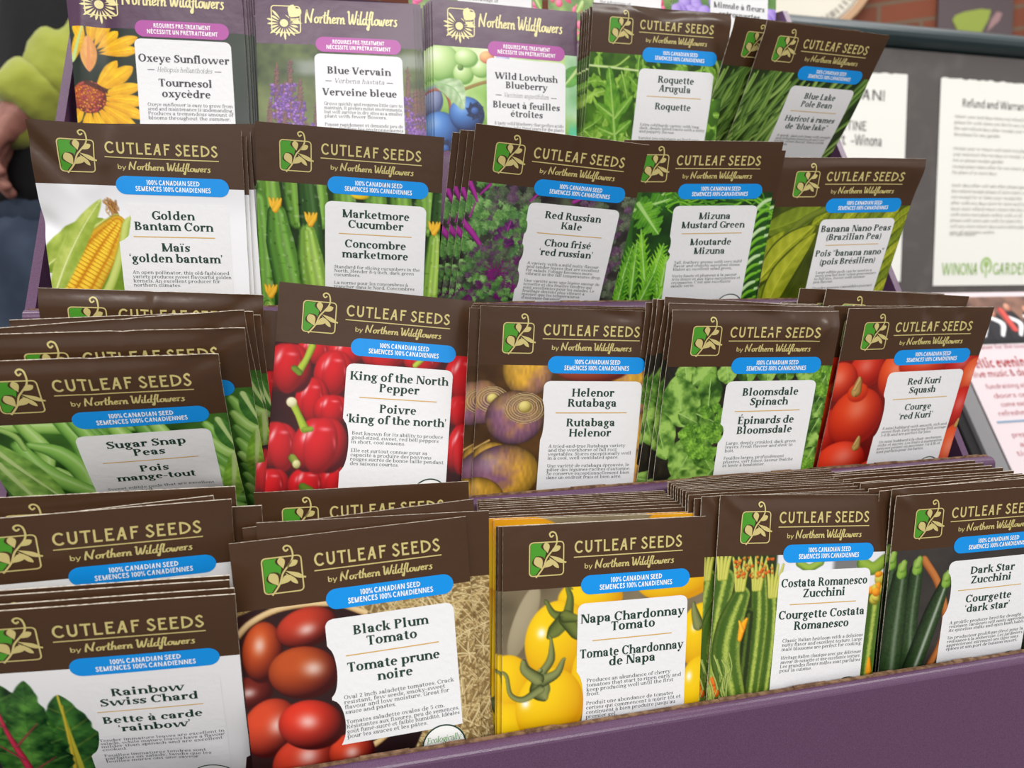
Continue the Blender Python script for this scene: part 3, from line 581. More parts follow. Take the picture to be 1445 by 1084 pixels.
def paint_snap(p):
    p.bg((22, 54, 14), (70, 122, 40), 7)
    def pod(P, w, k=0): p.line(P, w, ((58, 112, 34), (78, 132, 40), (48, 98, 32))[k], ((164, 218, 104), (190, 232, 128), (132, 192, 84))[k], None, .25)
    pod([(.1, .31), (.4, .33), (.66, .34)], [.03, .045, .03], 1); R = np.random.RandomState(2)
    for i in range(10): x = R.uniform(.15, 1); pod([(x, .3), (x + .05, .45), (x + .02, .6)], [.03, .04, .03], i % 3)
    pod([(.0, .6), (.1, .75), (.25, 1.0)], [.04, .05, .04], 2); pod([(.24, .58), (.3, .68), (.36, .84)], [.02, .045, .03], 1); pod([(.18, .42), (.27, .47), (.33, .58), (.34, .74)], [.02, .045, .05, .04], 0); pod([(.13, .42), (.18, .58), (.28, .7), (.4, .8)], [.03, .055, .05, .03], 0)
    p.leaf((.0, .36), (.22, .8), .07, (50, 100, 24), (160, 206, 96), seed=3, vs=.12, veins=5); p.leaf((.02, .5), (.15, .95), .07, (60, 110, 30), (176, 214, 110), seed=5, vs=.12, veins=5); p.line([(.05, .3), (.13, .36), (.15, .44)], [.014, .016, .01], (70, 120, 40), (180, 215, 120))
    for i in range(9): y = .36 + .09 * i; pod([(.9, y), (.96, y + .1), (1.03, y + .12)], [.02, .045, .03], i % 3)
    p.leaf((1.0, .55), (.94, .95), .05, (80, 140, 30), (180, 224, 90), seed=8, vs=.12); p.leaf((.95, .32), (1.02, .55), .05, (30, 80, 30), (90, 150, 60), seed=9, vs=.12)
def paint_king(p):
    p.bg((40, 4, 8), (70, 8, 12), 6); H = dict(lo=(78, 0, 8), hi=(216, 18, 28))
    def pep(x, y, a, b, g=0, sp=(-.3, -.3), s=.8): p.ell(x - .32 * a, y, a * .72, b * .95, g + 8, spec=s * .9, sp=(sp[0], sp[1]), pw=30, **H); p.ell(x + .32 * a, y, a * .7, b * .95, g - 8, spec=s * .6, sp=(.1, sp[1]), pw=40, **H); p.ell(x, y + .02 * b, a * .62, b * .98, g, spec=0, lo=(128, 2, 12), hi=(212, 20, 30)); p.glow(x - .42 * a, y - .42 * b, .1 * a, .26 * b, 20, (255, 214, 216), s); p.glow(x + .12 * a, y - .55 * b, .2 * a, .07 * b, 0, (255, 190, 194), s * .7); p.glow(x + .5 * a, y - .1 * b, .05 * a, .2 * b, -10, (255, 150, 156), s * .6)
    pep(.2, .33, .09, .07); pep(.36, .33, .1, .06); pep(.3, .44, .1, .12); pep(.55, .34, .12, .07); pep(.75, .35, .1, .06); pep(.98, .42, .11, .14); pep(.97, .6, .08, .09, s=.2); pep(.99, .8, .08, .14); pep(.2, .585, .085, .12); pep(.3, .63, .09, .08)
    pep(.07, .43, .115, .13, 0, (-.1, -.5)); p.line([(.125, .44), (.155, .38), (.18, .31)], [.02, .016, .018], (80, 110, 14), (190, 210, 70)); p.line([(.125, .45), (.1, .43)], .016, (60, 90, 14), (120, 150, 40)); p.line([(.71, .37), (.745, .335)], .014, (100, 130, 20), (200, 215, 80))
    pep(.06, .83, .1, .13, -12); pep(.03, 1.03, .09, .09); pep(.21, 1.02, .1, .09); pep(.33, .99, .06, .09); p.line([(.18, 1.03), (.22, 1.05)], .02, (50, 80, 10), (100, 130, 30))
    pep(.255, .815, .135, .15, 6, (-.4, -.3)); p.line([(.17, .735), (.135, .665), (.105, .61)], [.022, .017, .019], (90, 118, 14), (184, 206, 66)); p.ell(.098, .603, .026, .026, 0, (190, 186, 130), (240, 236, 200), .2); p.line([(.17, .74), (.2, .735)], .014, (80, 110, 14), (150, 175, 50)); p.line([(.12, .885), (.14, .91)], .02, (70, 90, 14), (150, 165, 60)); p.ell(.143, .917, .02, .022, 0, (150, 150, 80), (226, 220, 160), .2)
def paint_ruta(p):
    p.bg((50, 30, 14), (104, 68, 26), 7)
    def tx(sd=1, pur=.5, up=(.2, -.3)):
        def tex(x, y, nz, col):
            f = p.fbm(16, sd); a = np.clip((pur + up[0] * x + up[1] * y * -1 + (f - .5) * 1.2), 0, 1)[:, None]; l = np.clip(.35 + .75 * nz, 0, 1)[:, None]; r = p.noise(90, sd + 3, 30)[:, None]
            return (C3(214, 162, 56) * (1 - a) + C3(138, 92, 118) * a) * l * (.9 + .2 * r)
        return tex
    E = p.ell; Z = dict(spec=.12, pw=6)
    E(.27, .32, .14, .15, 0, tex=tx(2, .12), **Z); E(.85, .36, .12, .08, 0, tex=tx(3, .0), **Z); E(.62, .33, .2, .06, 0, lo=(90, 24, 14), hi=(170, 80, 50), spec=0); E(1.0, .35, .08, .09, tex=tx(4, .2), **Z); E(.98, .52, .09, .12, tex=tx(5, .6), **Z); E(.97, .68, .1, .14, tex=tx(6, .0), **Z); E(.96, .9, .1, .14, tex=tx(7, .3, (0, -.5)), **Z)
    E(.03, .5, .11, .12, 0, tex=tx(8, .7), **Z)
    def crown(cx, cy, r0, n, rot=0):
        for i in range(n): a = r0 * (1 - i / n); p.line([(cx + a * math.cos(math.radians(t + rot)), cy + .75 * a * math.sin(math.radians(t + rot)) + .3 * a * .2) for t in range(-30, 331, 40)], .003 + .002 * (i % 2), (70, 44, 24), (214, 190, 140), k=3)
        E(cx, cy, r0 * .32, r0 * .3, 0, (140, 120, 50), (232, 216, 130), .1)
    crown(.085, .48, .09, 6); p.line([(-.02, .77), (.08, .71)], .006, (120, 84, 30), (214, 178, 110)); E(.1, .8, .1, .08, 0, tex=tx(9, .0), **Z)
    E(.21, .585, .158, .148, 0, tex=tx(1, .75, (0, -.3)), **Z); crown(.262, .525, .11, 8)
    E(.165, .9, .2, .165, -8, tex=tx(11, .55, (-.9, .1)), spec=.25, pw=8, sp=(-.4, -.4)); E(.05, 1.02, .13, .1, 20, tex=tx(12, .1), **Z); E(.3, 1.25, .25, .2, tex=tx(13, .4), **Z)
def paint_spin(p):
    p.bg((24, 24, 18), (46, 40, 28), 30); A = ((52, 96, 24), (156, 196, 92)); B = ((34, 72, 16), (124, 170, 66)); V = (162, 200, 112)
    def lf(a, b, w, c=A, sd=0, vs=.25): p.leaf(a, b, w, *c, V, .03, 3, sd, 4, vs * .3, 0, .003, .9, 1.5)
    for i in range(8): x = .1 + .12 * i; lf((x, .28), (x + .03, .40), .06, (A, B)[i % 2], i)
    lf((.16, .4), (.26, .3), .06, A, 2); lf((.27, .55), (.26, .33), .075, B, 3); lf((.17, .55), (.33, .62), .06, B, 5); lf((.16, .6), (.24, .78), .07, B, 6)
    lf((.14, .64), (.06, .35), .115, A, 1, .4); lf((.1, .56), (.22, .62), .045, A, 7, .2); lf((-.06, .78), (.07, .62), .08, A, 9); lf((-.04, .55), (.06, .83), .09, A, 11)
    def crisp(cx, cy, r, n, sd):
        R = np.random.RandomState(sd)
        for i in range(n): a = R.uniform(0, 6.28); q = r * R.uniform(.2, 1); x, y = cx + q * math.cos(a), cy + q * math.sin(a); p.leaf((x, y), (x + .06 * math.cos(a), y + .06 * math.sin(a)), .03, (30, 76, 10), (150, 202, 70), (128, 184, 60), .14, 3, i, 3, .06, 0, 0)
    lf((.3, .96), (.38, .86), .08, B, 3); crisp(.29, .63, .07, 26, 1); lf((.24, .7), (.12, .95), .115, A, 4, .35); lf((.2, .7), (.34, .9), .07, B, 8); crisp(.28, .73, .08, 34, 2); crisp(.2, .7, .04, 14, 3); lf((.06, 1.0), (.32, .93), .07, A, 10); lf((-.03, 1.02), (.2, 1.06), .06, A, 13)
    for i in range(9): lf((.98, .34 + .09 * i), (.93, .45 + .09 * i), .06, (A, B)[i % 2], i)
    crisp(.96, .38, .05, 22, 5); crisp(.95, .95, .05, 22, 6)
def paint_kuri(p):
    p.bg((96, 8, 4), (130, 16, 6), 5); H = dict(lo=(140, 14, 4), spec=.28, pw=6)
    def sq(x, y, a, b, hi=(232, 66, 24), s=(-.1, -.2), g=0): p.ell(x, y, a, b, g, hi=hi, sp=s, **H)
    def nub(x, y, r=.03, g=0): p.line([(x, y + r), (x + r * .2, y - r * .6)], [r, r * .55], (96, 64, 24), (206, 168, 96)); p.line([(x - r * .4, y + r * .6), (x + .2 * r, y - r)], r * .3, (120, 80, 30), (220, 186, 120))
    sq(.2, .36, .12, .11, (214, 44, 20)); sq(.42, .4, .13, .16, (232, 78, 30)); sq(.62, .34, .2, .1, (224, 66, 26)); sq(.9, .36, .14, .1, (190, 26, 16)); sq(1.0, .45, .1, .14, (230, 90, 40)); sq(.97, .64, .1, .14, (206, 30, 20)); sq(.99, .95, .12, .2, (230, 80, 34)); nub(.99, .74, .02)
    sq(.03, .43, .12, .12, (232, 70, 34)); sq(-.02, .75, .1, .16, (206, 40, 24)); nub(.155, .445, .034)
    sq(.193, .66, .185, .19, (224, 58, 16), (.0, -.3)); p.ell(.17, .5, .07, .06, 0, (180, 34, 8), (228, 70, 20), 0); nub(.157, .455, .036)
    sq(.15, .95, .18, .14, (240, 64, 34), (.1, -.3)); nub(.245, .82, .03); sq(.4, 1.1, .15, .15)
def paint_corn(p):
    p.fill(p.mix((226, 226, 230), (244, 244, 248), sm(.3, .5, p.v)))
    A = ((96, 128, 20), (190, 206, 96)); p.leaf((.05, .95), (.37, .44), .075, *A, (222, 232, 150), .02, 3, 1, 2, .1, -.02, .004); p.leaf((-.05, .75), (.3, .47), .09, *A, (222, 232, 150), .02, 3, 2, 3, .1, 0, .003)
    p.leaf((.2, .95), (.36, .68), .12, (70, 106, 12), (140, 170, 50), (190, 210, 110), 0, 3, 3, 2, .1); p.straws(34, (.32, .365, .385, .43), .05, .003, [((90, 50, 20), (190, 130, 60)), ((130, 80, 40), (214, 170, 90))], (40, 110), 3)
    def tex(sd, t, col, idx):
        r = np.abs(np.sin((t * 30 + .15 * np.sign(sd)) * 3.14159)); c = np.abs(np.sin(np.arcsin(np.clip(sd, -1, 1)) * 5.0)); k = (np.clip(r * c * 1.6, 0, 1) ** .7)[:, None]
        return C3(196, 118, 4) * (1 - k) + C3(254, 214, 60) * k * (.72 + .28 * np.sqrt(np.clip(1 - sd * sd, 0, 1)))[:, None] + .0
    p.line([(.0, 1.02), (.14, .8), (.26, .62), (.36, .49)], [.1, .108, .095, .04], (200, 120, 0), (250, 210, 60), tex)
    p.line([(.2, .98), (.3, .8), (.37, .62), (.4, .5), (.425, .455)], [.03, .022, .02, .02, .004], (130, 160, 40), (214, 224, 130)); p.line([(.0, .86), (.1, .68), (.2, .55), (.3, .475)], [.01, .014, .012, .004], (150, 170, 50), (222, 228, 140))
    p.leaf((-.04, 1.0), (.295, .37), .055, (130, 160, 40), (206, 218, 116), (232, 238, 170), 0, 3, 5, 1, .1, -.03, .004, 1.2)
def paint_cuke(p):
    p.bg((16, 34, 10), (44, 74, 22), 8)
    def cu(P, w, lo=(30, 74, 20), hi=(122, 178, 66)):
        def tex(sd, t, col, idx): f = p.noise(46, 1)[idx]; g = .5 + .5 * np.cos(sd * 11 + 1.0); return col * (.86 + .2 * g)[:, None] + (sm(.78, .9, f) * .22)[:, None] * (1 - col) - (sm(.8, .9, p.noise(46, 9)[idx]) * .1)[:, None]
        p.line(P, w, lo, hi, tex, .12)
    for x in (.05, .19, .3, .45, .62, .76, .9): cu([(x, .26), (x + .01, .38), (x + .02, .5)], [.06, .065, .05], (34, 74, 16), (140, 190, 74))
    cu([(.0, .4), (.02, .7), (.03, 1.1)], [.05, .06, .05]); cu([(.26, .3), (.28, .5), (.3, .7)], [.05, .06, .05], (14, 40, 10), (60, 104, 40)); cu([(1.0, .3), (1.0, .5), (1.0, 1.1)], [.05, .06, .06], (14, 40, 10), (60, 104, 40))
    cu([(.1, .47), (.115, .62), (.15, .8), (.19, 1.05)], [.05, .075, .082, .085]); cu([(.26, .56), (.275, .7), (.3, .85), (.34, 1.1)], [.045, .07, .075, .08], (50, 96, 22), (176, 214, 92)); cu([(.97, .56), (.965, .72), (.95, 1.0)], [.035, .05, .055], (56, 104, 24), (178, 214, 90))
    F = ((206, 130, 8), (255, 206, 66))
    for x, y in ((.092, .425), (.28, .49), (.965, .5), (.06, .9)):
        for d in (-.03, -.008, .015, .032): p.line([(x, y + .025), (x + d * .6, y - .005), (x + d, y - .035)], [.014, .013, .005], *F)
    p.ell(.545, .34, .05, .025, 0, (214, 170, 10), (255, 226, 60), 0); cu([(.045, .98), (.03, 1.1)], [.03, .06], (60, 110, 24), (180, 214, 100))
def frill(p, cx, cy, r, n, cols, seed, sz=.03):
    sz *= 1.25
    R = np.random.RandomState(seed)
    for i in range(n):
        a = R.uniform(0, 6.28); q = r * math.sqrt(R.uniform(.05, 1)); x, y = cx + q * math.cos(a), cy + q * math.sin(a); c = cols[R.randint(len(cols))]; b = a + R.uniform(-1, 1)
        p.leaf((x, y), (x + sz * 1.4 * math.cos(b), y + sz * 1.4 * math.sin(b)), sz * .62, c[0], c[1], c[1], .3, 3, i, 3, .3, 0, 0)
def paint_kale(p):
    p.bg((36, 28, 36), (86, 96, 74), 14); G = [((40, 84, 36), (132, 186, 98)), ((58, 104, 50), (164, 208, 128)), ((36, 70, 38), (108, 156, 92))]; D = [((52, 58, 50), (130, 142, 112)), ((58, 32, 60), (124, 96, 120)), ((44, 56, 42), (112, 128, 98))]; U = [((70, 12, 66), (140, 40, 126)), ((60, 22, 60), (126, 60, 118))]
    for x, y, r, n, c, sd in ((.5, .34, .3, 70, D, 1), (.85, .36, .18, 50, D, 2), (.97, .55, .1, 60, D, 3), (.97, .8, .1, 60, D, 4), (.05, .36, .12, 50, G, 5), (.25, .45, .12, 60, D, 6), (.02, .5, .11, 60, G, 7), (.1, .62, .09, 40, G, 8), (.29, .53, .1, 70, G, 9)): frill(p, x, y, r, n, c, sd)
    P = ((90, 10, 84), (190, 60, 170))
    p.line([(.0, .3), (.035, .36), (.06, .41)], [.016, .013, .006], *P); p.line([(.12, .31), (.07, .37)], [.01, .005], *P); p.line([(.42, .31), (.36, .38)], [.01, .005], *P); p.line([(.62, .36), (.68, .33)], [.012, .006], *P)
    p.line([(-.02, .52), (.06, .6), (.14, .7)], [.02, .017, .01], *P); p.line([(.03, .5), (.05, .42)], [.007, .003], *P); p.line([(.05, .72), (.16, .8), (.22, .84)], [.016, .013, .008], *P); p.leaf((.22, .72), (.27, .5), .06, (60, 14, 70), (110, 60, 110), (170, 60, 160), .15, 4, 3, 4, .6, 0, .008)
    frill(p, .22, .8, .13, 90, U + D, 11, .035); frill(p, .02, .72, .06, 30, G, 12); frill(p, .14, .73, .07, 30, D, 16, .022); frill(p, .06, .92, .12, 80, G + D, 13, .026); frill(p, .3, .86, .08, 60, D, 14, .022); frill(p, .3, .63, .07, 40, G + D, 15, .022)
    for a in range(0, 360, 30): p.line([(.22, .82), (.22 + .08 * math.cos(a / 57.3), .82 + .07 * math.sin(a / 57.3))], [.006, .002], (70, 8, 60), (150, 40, 130))
    frill(p, .2, 1.0, .15, 80, G + U, 17, .026)
def paint_mizu(p):
    p.bg((16, 44, 14), (40, 90, 28), 8); A = ((40, 110, 14), (140, 206, 60)); B = ((24, 80, 14), (90, 160, 40)); V = (176, 222, 130)
    p.line([(.1, .3), (.06, .55), (.12, .9)], [.05, .05, .06], (22, 58, 16), (62, 118, 42)); p.line([(.02, .5), (.16, .4), (.3, .3)], [.01, .012, .008], (130, 180, 80), (190, 226, 140)); p.leaf((.0, .44), (.4, .32), .06, *B, V, .2, 5, 1, 7, .5); p.leaf((.12, .36), (.28, .56), .08, *A, V, .25, 4, 2, 6, .5); p.straws(50, (.35, 1.02, .3, .42), .16, .007, [B, A], (-30, 40), 3)
    R = np.random.RandomState(4)
    def feather(x, y, a, L, w, c):
        dx, dy = math.cos(a), math.sin(a)
        for i in range(9):
            t = i / 9; px, py = x + dx * L * t, y + dy * L * t
            for sg in (-1, 1): b = a + sg * .75; l = w * (1 - .65 * abs(t - .45) * 1.6); p.line([(px, py), (px + l * math.cos(b), py + l * math.sin(b))], [.013, .002], *c, k=2)
        p.leaf((x, y), (x + dx * L * 1.04, y + dy * L * 1.04), .026, *c, V, .2, 7, 1, 5, .2, 0, .005)
    for x, y, a, L in ((.33, 1.0, -1.75, .28), (.05, .95, -1.35, .32), (.22, 1.05, -1.3, .34), (.1, 1.08, -1.9, .3), (.02, .9, -1.75, .28), (.3, 1.05, -1.1, .3), (.14, 1.0, -1.55, .4), (.24, .95, -1.75, .42), (.26, .9, -1.35, .28), (.17, 1.1, -1.2, .3), (.04, 1.1, -1.4, .26), (.34, .9, -1.5, .2)): feather(x, y, a, L, .085, A if R.rand() > .35 else ((60, 140, 10), (164, 224, 70)))
    for i in range(14): y = .36 + .06 * i; p.line([(.9, y + .06), (.96, y), (1.04, y - .02)], [.012, .014, .006], *(A if i % 3 else ((130, 190, 90), (214, 236, 190))))
def paint_bana(p):
    p.bg((46, 58, 4), (92, 104, 14), 6)
    def pod(a, b, w, bend, c=0, sd=1):
        p.leaf(a, b, w * 1.13, (40, 52, 2), (70, 84, 8), (60, 72, 6), 0, 3, sd, 1, 0, bend, 0, 1.0, .2)
        lo, hi = (((84, 100, 4), (170, 180, 40)), ((70, 90, 6), (140, 158, 40)), ((110, 122, 8), (196, 200, 60)))[c]; p.leaf(a, b, w, lo, hi, hi, 0, 3, sd, 6, .12, bend, .004, 1.0, .25); d = np.array(b) - np.array(a); n = np.array((-d[1], d[0])) / np.linalg.norm(d)
        for i in range(5): t = .2 + .14 * i; q = np.array(a) + d * t + n * bend * math.sin(math.pi * t); p.ell(q[0], q[1], w * .5, w * .45, 0, lo, hi, .12, pw=6, edge=.3) if False else None
    for i in range(8): pod((.3 + .1 * i, .42), (.42 + .1 * i, .3), .045, .01, i % 3, i)
    pod((-.05, .46), (.34, .3), .085, .02, 1, 2); pod((-.1, .75), (.11, .46), .075, .01, 0, 5); p.line([(.0, .72), (.2, .42), (.42, .3)], [.02, .026, .02], (60, 80, 8), (122, 138, 44)); pod((-.02, .8), (.33, .42), .085, -.03, 2, 3); pod((.0, 1.0), (.2, .78), .06, 0, 1, 6); pod((-.03, .98), (.1, .78), .06, .01, 1, 7)
    pod((.06, 1.12), (.34, .47), .08, -.06, 2, 4); p.line([(.06, 1.1), (.24, .86), (.34, .5)], [.002, .003, .002], (70, 88, 4), (70, 88, 4)); p.line([(-.02, .8), (.17, .6), (.33, .42)], [.002, .003, .002], (60, 78, 4), (60, 78, 4))
    for i in range(7): pod((.9, .5 + .09 * i), (1.02, .35 + .09 * i), .04, .01, i % 3, i)
def paint_oxeye(p):
    p.bg((22, 34, 26), (44, 58, 44), 4); Y = ((206, 132, 0), (255, 214, 30))
    def pet(a, L, w, cx, cy, c=Y): d = (math.cos(math.radians(a)), math.sin(math.radians(a))); p.leaf((cx + d[0] * .05, cy + d[1] * .05), (cx + d[0] * L, cy + d[1] * L), w, c[0], c[1], (232, 160, 8), .02, 2, a, 1, .1, .0, .003, 1.5, .4)
    for a, L in ((-80, .22), (-60, .25), (-40, .22), (-22, .3), (-8, .28), (-110, .2)): pet(a, L, .032, .1, .45)
    p.leaf((.09, .55), (.1, .34), .045, (210, 130, 60), (246, 190, 110), (230, 150, 90), 0, 2, 2, 1, .1); p.leaf((.0, .5), (.08, .28), .03, *Y)
    for a, L, w in ((-52, .28, .035), (-36, .32, .045), (-14, .31, .036), (4, .33, .036), (20, .35, .036), (36, .33, .036), (54, .3, .034), (74, .28, .034), (96, .25, .034), (125, .2, .035), (160, .2, .04), (200, .18, .04)): pet(a, L, w, .078, .7)
    p.ell(.078, .7, .095, .095, 0, (96, 26, 12), (190, 90, 40), 0); R = np.random.RandomState(3)
    for i in range(150): a = R.uniform(0, 6.28); q = .092 * math.sqrt(R.rand()); p.ell(.078 + q * math.cos(a), .7 + q * math.sin(a), .007, .007, 0, (110, 30, 14), ((226, 130, 50), (236, 160, 40), (190, 70, 90))[i % 3], 0)
    for i in range(14): p.line([(.06 + .009 * i, .62 + .004 * i), (.064 + .009 * i, .6 + .004 * i)], .004, (40, 10, 6), (70, 20, 10), k=2)
def paint_verv(p):
    p.bg((44, 58, 28), (110, 124, 66), 9); p.fill(C3(150, 156, 150), np.clip((1 - sm(.02, .08, np.abs(p.v - .44 + .1 * np.abs(p.u - .3)))) * sm(.15, .3, p.u), 0, 1) * .8); p.fill(C3(120, 130, 70), sm(.5, .6, p.v) * .45)
    def spike(x, y, L, R_):
        p.line([(x + .0, y), (x - .005, y + L * .35), (x - .01, y + L)], [.004, .016, .016], (70, 44, 36), (140, 96, 70)); R = np.random.RandomState(R_)
        for i in range(90): t = R.uniform(.4, 1.0); w = .05 * (.4 + t * .6); p.ell(x - .01 * t + R.uniform(-w, w), y + L * t, .010, .009, R.uniform(0, 180), (66, 30, 100), ((150, 96, 190), (176, 120, 206), (112, 66, 150))[i % 3], 0)
        for i in range(40): t = R.uniform(.03, .55); p.ell(x + R.uniform(-.014, .014), y + L * t, .006, .006, 0, (60, 40, 40), (136, 88, 96), 0)
    spike(.165, .53, .4, 7); spike(.121, .41, .36, 1); spike(.204, .39, .38, 2); spike(.262, .51, .36, 3); spike(.07, .66, .4, 5); spike(.36, .65, .34, 4); spike(.95, .41, .5, 6); spike(.99, .55, .4, 8); spike(.16, .72, .3, 9); spike(.29, .78, .3, 10)
def paint_blue(p):
    p.bg((120, 176, 70), (226, 240, 180), 5, 2); p.fill(C3(250, 250, 240), np.exp(-((p.u - .45) / .2) ** 2 - ((p.v - .36) / .08) ** 2)); G = dict(lo=(110, 160, 70), hi=(206, 232, 160), spec=.5, pw=8)
    p.ell(.06, .4, .12, .12, 0, **G); p.ell(.2, .46, .07, .07, 0, **G); p.ell(.32, .42, .07, .06, 0, **G); p.ell(.22, .36, .08, .06, 0, **G); p.ell(.18, .42, .02, .02, 0, (60, 100, 30), (120, 160, 70), 0); p.ell(.36, .345, .05, .04, 0, (190, 90, 60), (240, 190, 130), .1); p.ell(.47, .36, .05, .05, 0, (150, 150, 210), (206, 206, 236), .1)
    p.line([(.2, .56), (.3, .52), (.4, .49)], .01, (110, 80, 30), (170, 140, 80)); p.fill(p.mix((70, 120, 30), (176, 210, 100), p.fbm(8, 4)), sm(.62, .75, p.v)); p.fill(p.mix((120, 180, 120), (214, 236, 210), p.fbm(7, 6)), sm(.9, .93, p.u) * (1 - sm(.65, .8, p.v))); p.leaf((1.02, .36), (.9, .5), .06, (40, 110, 30), (120, 190, 80), seed=3); p.fill(C3(90, 190, 150), sm(.92, .96, p.u) * sm(.7, .8, p.v))
    B = dict(lo=(14, 34, 80), hi=(84, 140, 214), spec=.3, pw=8)
    p.ell(-.02, .64, .08, .1, 0, (70, 80, 120), (160, 170, 206), .2); p.line([(.0, .57), (.06, .58), (.1, .64), (.11, .74)], .009, (110, 40, 40), (180, 110, 80)); p.ell(.04, .84, .13, .13, 0, **B); p.ell(.22, .72, .12, .115, 0, sp=(-.3, -.4), **B)
    def star(cx, cy, r): p.ell(cx, cy, r, r * .95, 0, (10, 16, 36), (40, 60, 110), 0); [p.line([(cx + r * .8 * math.cos(t), cy + r * .8 * math.sin(t)), (cx + r * 1.25 * math.cos(t + .2), cy + r * 1.2 * math.sin(t + .2))], [r * .35, r * .1], (14, 22, 50), (36, 54, 96), k=2) for t in np.arange(0, 6.28, .8)]; p.ell(cx, cy, r * .6, r * .55, 0, (20, 40, 90), (70, 110, 180), .1)
    star(.275, .695, .048); star(.07, .95, .05); p.leaf((.0, .53), (.2, .69), .07, (110, 150, 90), (214, 232, 196), (150, 190, 130), .02, 2, 1, 5, .5, -.06, .006)
def paint_arug(p):
    p.bg((30, 62, 14), (84, 132, 34), 9); A = ((76, 128, 24), (160, 206, 80)); B = ((50, 98, 18), (122, 174, 54)); V = (166, 206, 104)
    p.straws(26, (0, 1.0, .29, 1.1), .22, .010, [A, B, ((96, 150, 40), (190, 216, 120))], (0, 180), 3, .9); R = np.random.RandomState(6)
    for i in range(64): x, y, a = R.uniform(-.05, 1.05), R.uniform(.28, 1.1), R.uniform(0, 6.28); L = R.uniform(.14, .26); p.leaf((x, y), (x + L * math.cos(a), y + L * math.sin(a)), R.uniform(.024, .042), *(A, B, ((92, 140, 30), (172, 212, 92)))[i % 3], V, .4, 2.2, i * 1.7, 3, .08, R.uniform(-.03, .03), .003, R.uniform(.7, 1.4), .8)
    p.line([(.0, .385), (.15, .39), (.35, .4)], .007, (140, 180, 80), (222, 236, 180))
    p.leaf((.255, .95), (.14, .385), .055, (50, 110, 20), (130, 186, 60), V, .15, 2, 1, 5, .3, 0, .008, 1.3, .6)
    for a, b in (((.2, .7), (.07, .62)), ((.21, .72), (.33, .56)), ((.22, .82), (.1, .78)), ((.23, .82), (.34, .72))): p.leaf(a, b, .03, (54, 116, 20), (136, 190, 64), V, .1, 2, 2, 3, .2, 0, .006)
def paint_bean(p):
    p.bg((18, 30, 10), (50, 76, 24), 9); R = np.random.RandomState(8)
    for i in range(105):
        x, y = R.uniform(-.1, 1.1), R.uniform(.28, 1.15); a = math.radians(R.uniform(98, 138)); l = R.uniform(.16, .34); b = R.uniform(-.04, .04); c = [((40, 76, 22), (138, 178, 74)), ((52, 88, 28), (164, 198, 98)), ((30, 58, 16), (104, 144, 58))][i % 3]
        p.line([(x - l * math.cos(a), y - l * math.sin(a)), (x + b, y), (x + l * math.cos(a), y + l * math.sin(a))], [.008, .021, .010], c[0], c[1], None, .15, 3)
def paint_flowers(c1, c2, seed):
    def f(p):
        p.bg((70, 110, 50), (150, 180, 100), 9, seed); R = np.random.RandomState(seed)
        for i in range(160): p.ell(R.uniform(-.05, 1.05), R.uniform(.3, 1.3), R.uniform(.02, .045), R.uniform(.015, .035), R.uniform(0, 180), c1, c2, .1)
        for i in range(14): x, y = R.uniform(0, 1), R.uniform(.3, 1.2); p.leaf((x, y), (x + R.uniform(-.1, .1), y + .1), .025, (60, 110, 30), (160, 200, 80), seed=i)
    return f
def paint_mimulus(p):
    p.bg((60, 100, 50), (130, 170, 90), 6); R = np.random.RandomState(2)
    for cx, cy, r in ((.18, .8, .2), (.95, .75, .12), (.5, .4, .2), (.2, 1.1, .2)):
        for i in range(40): a = R.uniform(0, 6.28); q = r * math.sqrt(R.rand()); p.ell(cx + q * math.cos(a), cy + q * math.sin(a), .07, .06, R.uniform(0, 180), (120, 90, 190), (186, 160, 236), .1, pw=6)

